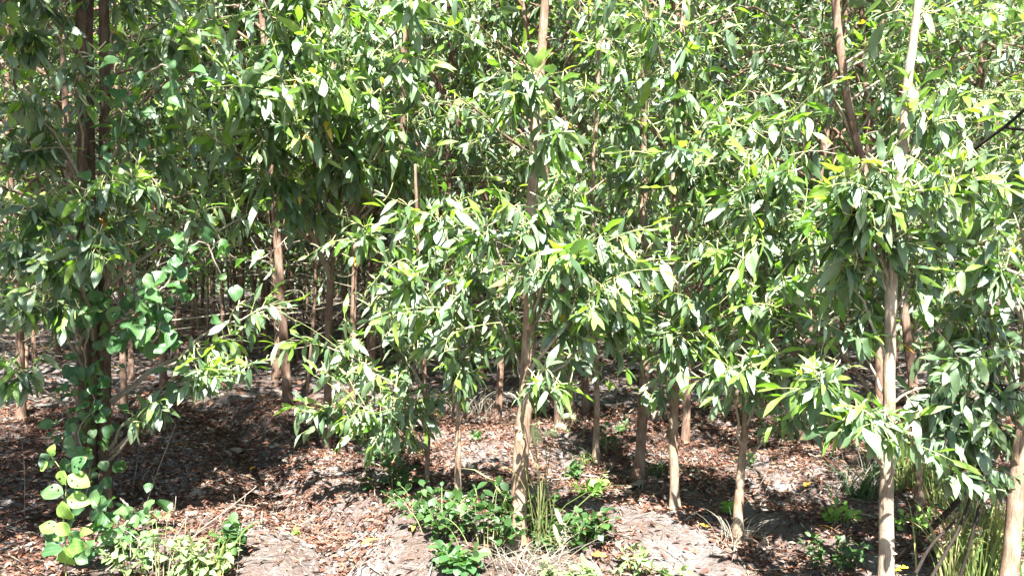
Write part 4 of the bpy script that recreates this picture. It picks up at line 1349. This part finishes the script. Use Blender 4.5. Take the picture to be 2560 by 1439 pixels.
grass('grass_tuft', 'short grass under the pointed leaf weeds at the lower edge', 520, 1440, 130, 190, 26, 94, 'grass', GG, lean=.6, width=.006)
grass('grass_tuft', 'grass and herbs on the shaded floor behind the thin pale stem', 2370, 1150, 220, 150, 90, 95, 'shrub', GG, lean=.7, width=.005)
root, g = grass('foxtail_grass', 'tall grass with arching tan seed heads before the pinkish edge trunk', 2500, 1430, 60, 260, 20, 96, 'grass', lean=.4)
for stalk, head in (
        ([None, (2500, 1300), (2500, 1180)], [(2496, 1168), (2470, 1150), (2440, 1152)]), ([None, (2510, 1290), (2515, 1190)], [(2512, 1180), (2490, 1166), (2470, 1168)]),
        ([None, (2500, 1300), (2520, 1230)], [(2518, 1222), (2490, 1208), (2470, 1212)]), ([None, (2490, 1330), (2510, 1260)], [(2508, 1246), (2485, 1232), (2465, 1240)]),
        ([None, (2480, 1300), (2395, 1200)], [(2392, 1190), (2386, 1150), (2392, 1110)]), ([None, (2470, 1300), (2366, 1180)], [(2362, 1170), (2356, 1130), (2352, 1095)])):
    foxtail(root, g, stalk, head, g[1] - .05, .007)

# dark leaning stems with their own drooping leaves, near the pinkish edge trunk
sp_ = [ground_at(2235, 1415), at(2330, 1318, 3.95), at(2420, 1215, 3.9), at(2462, 1090, 3.85), at(2480, 960, 3.8), at(2470, 830, 3.8)]
root = thing('leaning_sapling', sp_[0], 'dark leaning acacia sapling with heavy shaded leaves before the pinkish edge trunk', 'tree')
b = Buf()
path = resample(sp_, 40)
tube(b, path, np.linspace(.017, .006, 40), 9, rough=.05)
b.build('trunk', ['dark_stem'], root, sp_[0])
for pts in ([(2330, 1440), (2392, 1330), (2425, 1240), (2440, 1150)], [(2290, 1430), (2330, 1360), (2400, 1290)], [(2400, 1440), (2430, 1340), (2452, 1230), (2455, 1120)]):
    b = Buf()
    tube(b, resample([at(px, py, 3.8) for px, py in pts], 14), np.linspace(.009, .004, 14), 7)
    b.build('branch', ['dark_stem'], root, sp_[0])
r = np.random.default_rng(99)
lv = Leaves()
woods = []
for px, py, rp in ((2400, 1040, 100), (2340, 980, 95), (2470, 1000, 95), (2430, 1130, 85), (2510, 1080, 80), (2360, 1100, 75), (2300, 1020, 70), (2460, 900, 95), (2390, 900, 90), (2530, 960, 80), (2480, 1180, 60), (2380, 1190, 55)):
    p1 = at(px, py, 3.8 + r.normal(0, .12))
    p0, _k = stem_point(path, p1[2] - .1)
    woods.append(Buf())
    branch(woods[-1], lv, p0, p1, .006, rp * 3.8 / FPX * 1.35, 9, 10, .118, 1.1, len(woods) - 1, r, young=.0, catkins=None)
P, A, Nn, S, mi, own = lv.arrays()
mi = np.where(mi == 1, 0, mi)
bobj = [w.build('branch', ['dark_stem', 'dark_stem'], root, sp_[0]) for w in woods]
sel = np.argsort(P[:, 1])[:300]
rest = np.setdiff1d(np.arange(len(P)), sel)
leaf_objects(NEAR_LEAF, P[sel], A[sel], Nn[sel], S[sel], [LEAF_MATS[i] for i in mi[sel]], lambda i: bobj[own[sel[i]]], sp_[0], r)
fb = Buf()
stamp(fb, MID_LEAF, P[rest], A[rest], Nn[rest], S[rest], mi[rest], r)
tag(fb.build('foliage', LEAF_MATS, root, sp_[0]), kind='stuff')

# ------------------------------------------------------------------ bare limbs and dead twigs that show clearly
def twig(name, label, pts, Y0, Y1, r0, r1, material='twig', group='bare limbs and dead twigs', side=0, seed=0):
    w = [at(px, py, Y0 + (Y1 - Y0) * k / (len(pts) - 1)) for k, (px, py) in enumerate(pts)]
    o = thing(name, w[0], label, 'twig', group)
    b = Buf()
    p = resample(w, 8 * len(w))
    tube(b, p, np.linspace(r0, r1, len(p)), 7)
    b.build('shaft', [material], o, w[0])
    q = np.random.default_rng(seed)
    for _ in range(side):
        k = q.integers(3, len(p) - 2)
        b = Buf()
        d = nrm(p[k + 1] - p[k] + q.normal(0, .5, 3))
        L = q.uniform(.06, .16)
        tube(b, bezier(p[k], p[k] + d * L * .5, p[k] + d * L + UP * .02, 5), np.linspace(r1 * 1.1, r1 * .5, 5), 5)
        b.build('side_twig', [material], o, w[0])
    return o


def ground_twig(label, a, c, r0=.003, lift=0.0, seed=0):
    g = ground_at(*a)
    pts = [g, at(*c, g[1] + lift)]
    o = thing('dead_stalk', g, label, 'twig', 'dead stalks standing in the litter')
    q = np.random.default_rng(seed)
    m = (pts[0] + pts[1]) / 2 + q.normal(0, .012, 3)
    p = resample([g - UP * .02, m, pts[1]], 14)
    b = Buf()
    tube(b, p, np.linspace(r0, r0 * .55, 14), 6, rough=.08)
    b.build('shaft', ['twig'], o, g)
    for _ in range(2):
        k = q.integers(5, 12)
        d = nrm(p[k + 1] - p[k] + q.normal(0, .6, 3))
        b = Buf()
        tube(b, np.array([p[k], p[k] + d * .03, p[k] + d * .055]), [r0 * .5, r0 * .4, r0 * .25], 5)
        b.build('side_twig', ['twig'], o, g)


for k, (a, c, lb) in enumerate((
        ((352, 1290), (440, 1058), 'longest brown dead stalk slanting over the gully bank'), ((330, 1225), (346, 1118), 'short upright dead stalk beside the long slanting one'),
        ((340, 1225), (386, 1152), 'thin dead stalk crossing behind the weeds'), ((478, 1330), (640, 1216), 'straw coloured stalk pointing out over the gully'),
        ((435, 1440), (440, 1240), 'upright grey stalk among the pale weeds'), ((400, 1430), (470, 1290), 'slanting yellow stalk among the pale weeds'),
        ((1880, 1235), (1950, 1100), 'thin dead stalk leaning beside the mottled trunk'), ((1895, 1265), (1945, 1160), 'second dead stalk leaning away from the mottled trunk'),
        ((935, 1360), (1050, 1430), 'dead stick lying in the bright sun at the lower edge'), ((1190, 1000), (1165, 930), 'short dead stalk on the shaded litter'),
        ((1815, 1330), (1870, 1250), 'dark root like stalk crossing the mottled trunk foot'), ((60, 1290), (55, 1100), 'thin stalk in the dark corner litter'),
        ((2080, 1240), (2140, 1170), 'little dead branch lying behind the bright seedling'))):
    ground_twig(lb, a, c, .0036 if k in (0, 3) else .0026, seed=k)
twig('bare_limb', 'dark bare limb slanting down from the upper picture edge', [(2575, 262), (2520, 310), (2440, 370), (2370, 430), (2310, 480)], 3.6, 4.2, .008, .009, 'dark_stem', side=4, seed=2)
twig('bare_limb', 'grey bare limb running level behind the cream trunk', [(2290, 642), (2380, 643), (2450, 652), (2500, 668), (2560, 690)], 3.9, 3.6, .004, .008, 'twig', side=4, seed=3)
twig('bare_limb', 'pale bare limb forking down into the cream trunk', [(2212, 1040), (2180, 990), (2140, 925), (2090, 860)], 3.8, 4.1, .011, .007, 'bark_pale', side=2, seed=4)
twig('bare_limb', 'arched bare limb leaving the cream trunk towards the dark foliage', [(2230, 1010), (2262, 985), (2310, 968), (2370, 972), (2410, 985)], 3.82, 3.9, .007, .003, 'bark_pale', side=3, seed=5)
twig('bare_limb', 'long thin arching twig crossing behind the leaning stem', [(1950, 395), (2020, 378), (2090, 385), (2150, 402)], 4.6, 4.6, .003, .004, 'twig', side=2, seed=6)
twig('bare_limb', 'pale twig sagging between vine and inner trunks', [(540, 580), (580, 640), (640, 650), (690, 620), (720, 590)], 4.9, 5.3, .0045, .0025, 'twig', side=3, seed=7)
twig('bare_limb', 'level twig pointing over the gully from the three stems', [(430, 800), (560, 785), (660, 770), (745, 770)], 4.7, 5.2, .004, .002, 'twig', side=4, seed=8)
twig('bare_limb', 'pale limb slanting up through the leaves beside the thick trunk', [(1340, 640), (1400, 560), (1450, 500), (1510, 450)], 4.6, 5.0, .006, .004, 'bark_pale', side=3, seed=9)

# ------------------------------------------------------------------ single bright fallen leaves and the yellow flower
for k, (px, py, m_, lb) in enumerate((
        (625, 1178, 'litter_yellow', 'yellow fallen leaf resting by the long narrow tan stone'), (468, 1124, 'litter_yellow', 'yellow fallen leaf resting on a stone on the bank'),
        (1036, 1322, 'litter_yellow', 'orange fallen leaf on sunny soil before the dark shrubs'), (902, 1372, 'litter_yellow', 'yellow fallen leaf lying alone on the whitest soil'),
        (2084, 1335, 'litter_yellow', 'orange fallen leaf below the bright seedling near the cream trunk'), (1785, 1332, 'litter_yellow', 'orange fallen leaf beside the mottled trunk'),
        (1478, 1390, 'litter_yellow', 'amber fallen leaf behind the grey straw'), (2010, 1215, 'litter_yellow', 'orange fallen leaf on shaded litter beyond the dead stalks'),
        (290, 918, 'litter_yellow', 'yellow leaf fallen behind the single brown trunk'))):
    g = ground_at(px, py)
    o = link('fallen_leaf', leaf_mesh(NEAR_LEAF, k % 8, m_), None, (g[0], g[1], g[2] + .03))
    o.scale = (.1, .1, .1)
    o.rotation_euler = (.35, .2, k * 1.7)
    tag(o, lb, 'leaf', 'bright fallen leaves')
g = ground_at(2236, 1462)
root = thing('yellow_flower', g, 'small yellow flower at the foot of the cream trunk', 'flower')
b = Buf()
hd = at(2240, 1424, g[1])
tube(b, resample([g, (g + hd) / 2 + np.array([.01, 0, 0]), hd], 8), .0018, 5)
so = b.build('stem', ['green_twig'], root, g)
PETAL = [leaf_shape(3, 3, .5, .6, 0, .15)]
for k in range(12):
    a = k * .524
    c = hd + np.array([.035, 0, .012]) * (k % 3 - 1)
    leaf_objects(PETAL, c[None], np.array([[math.cos(a), math.sin(a) * .7, .3]]), np.array([[0, -.3, 1.0]]), np.array([.028]), ['flower'], lambda i: so, g, name='petal')
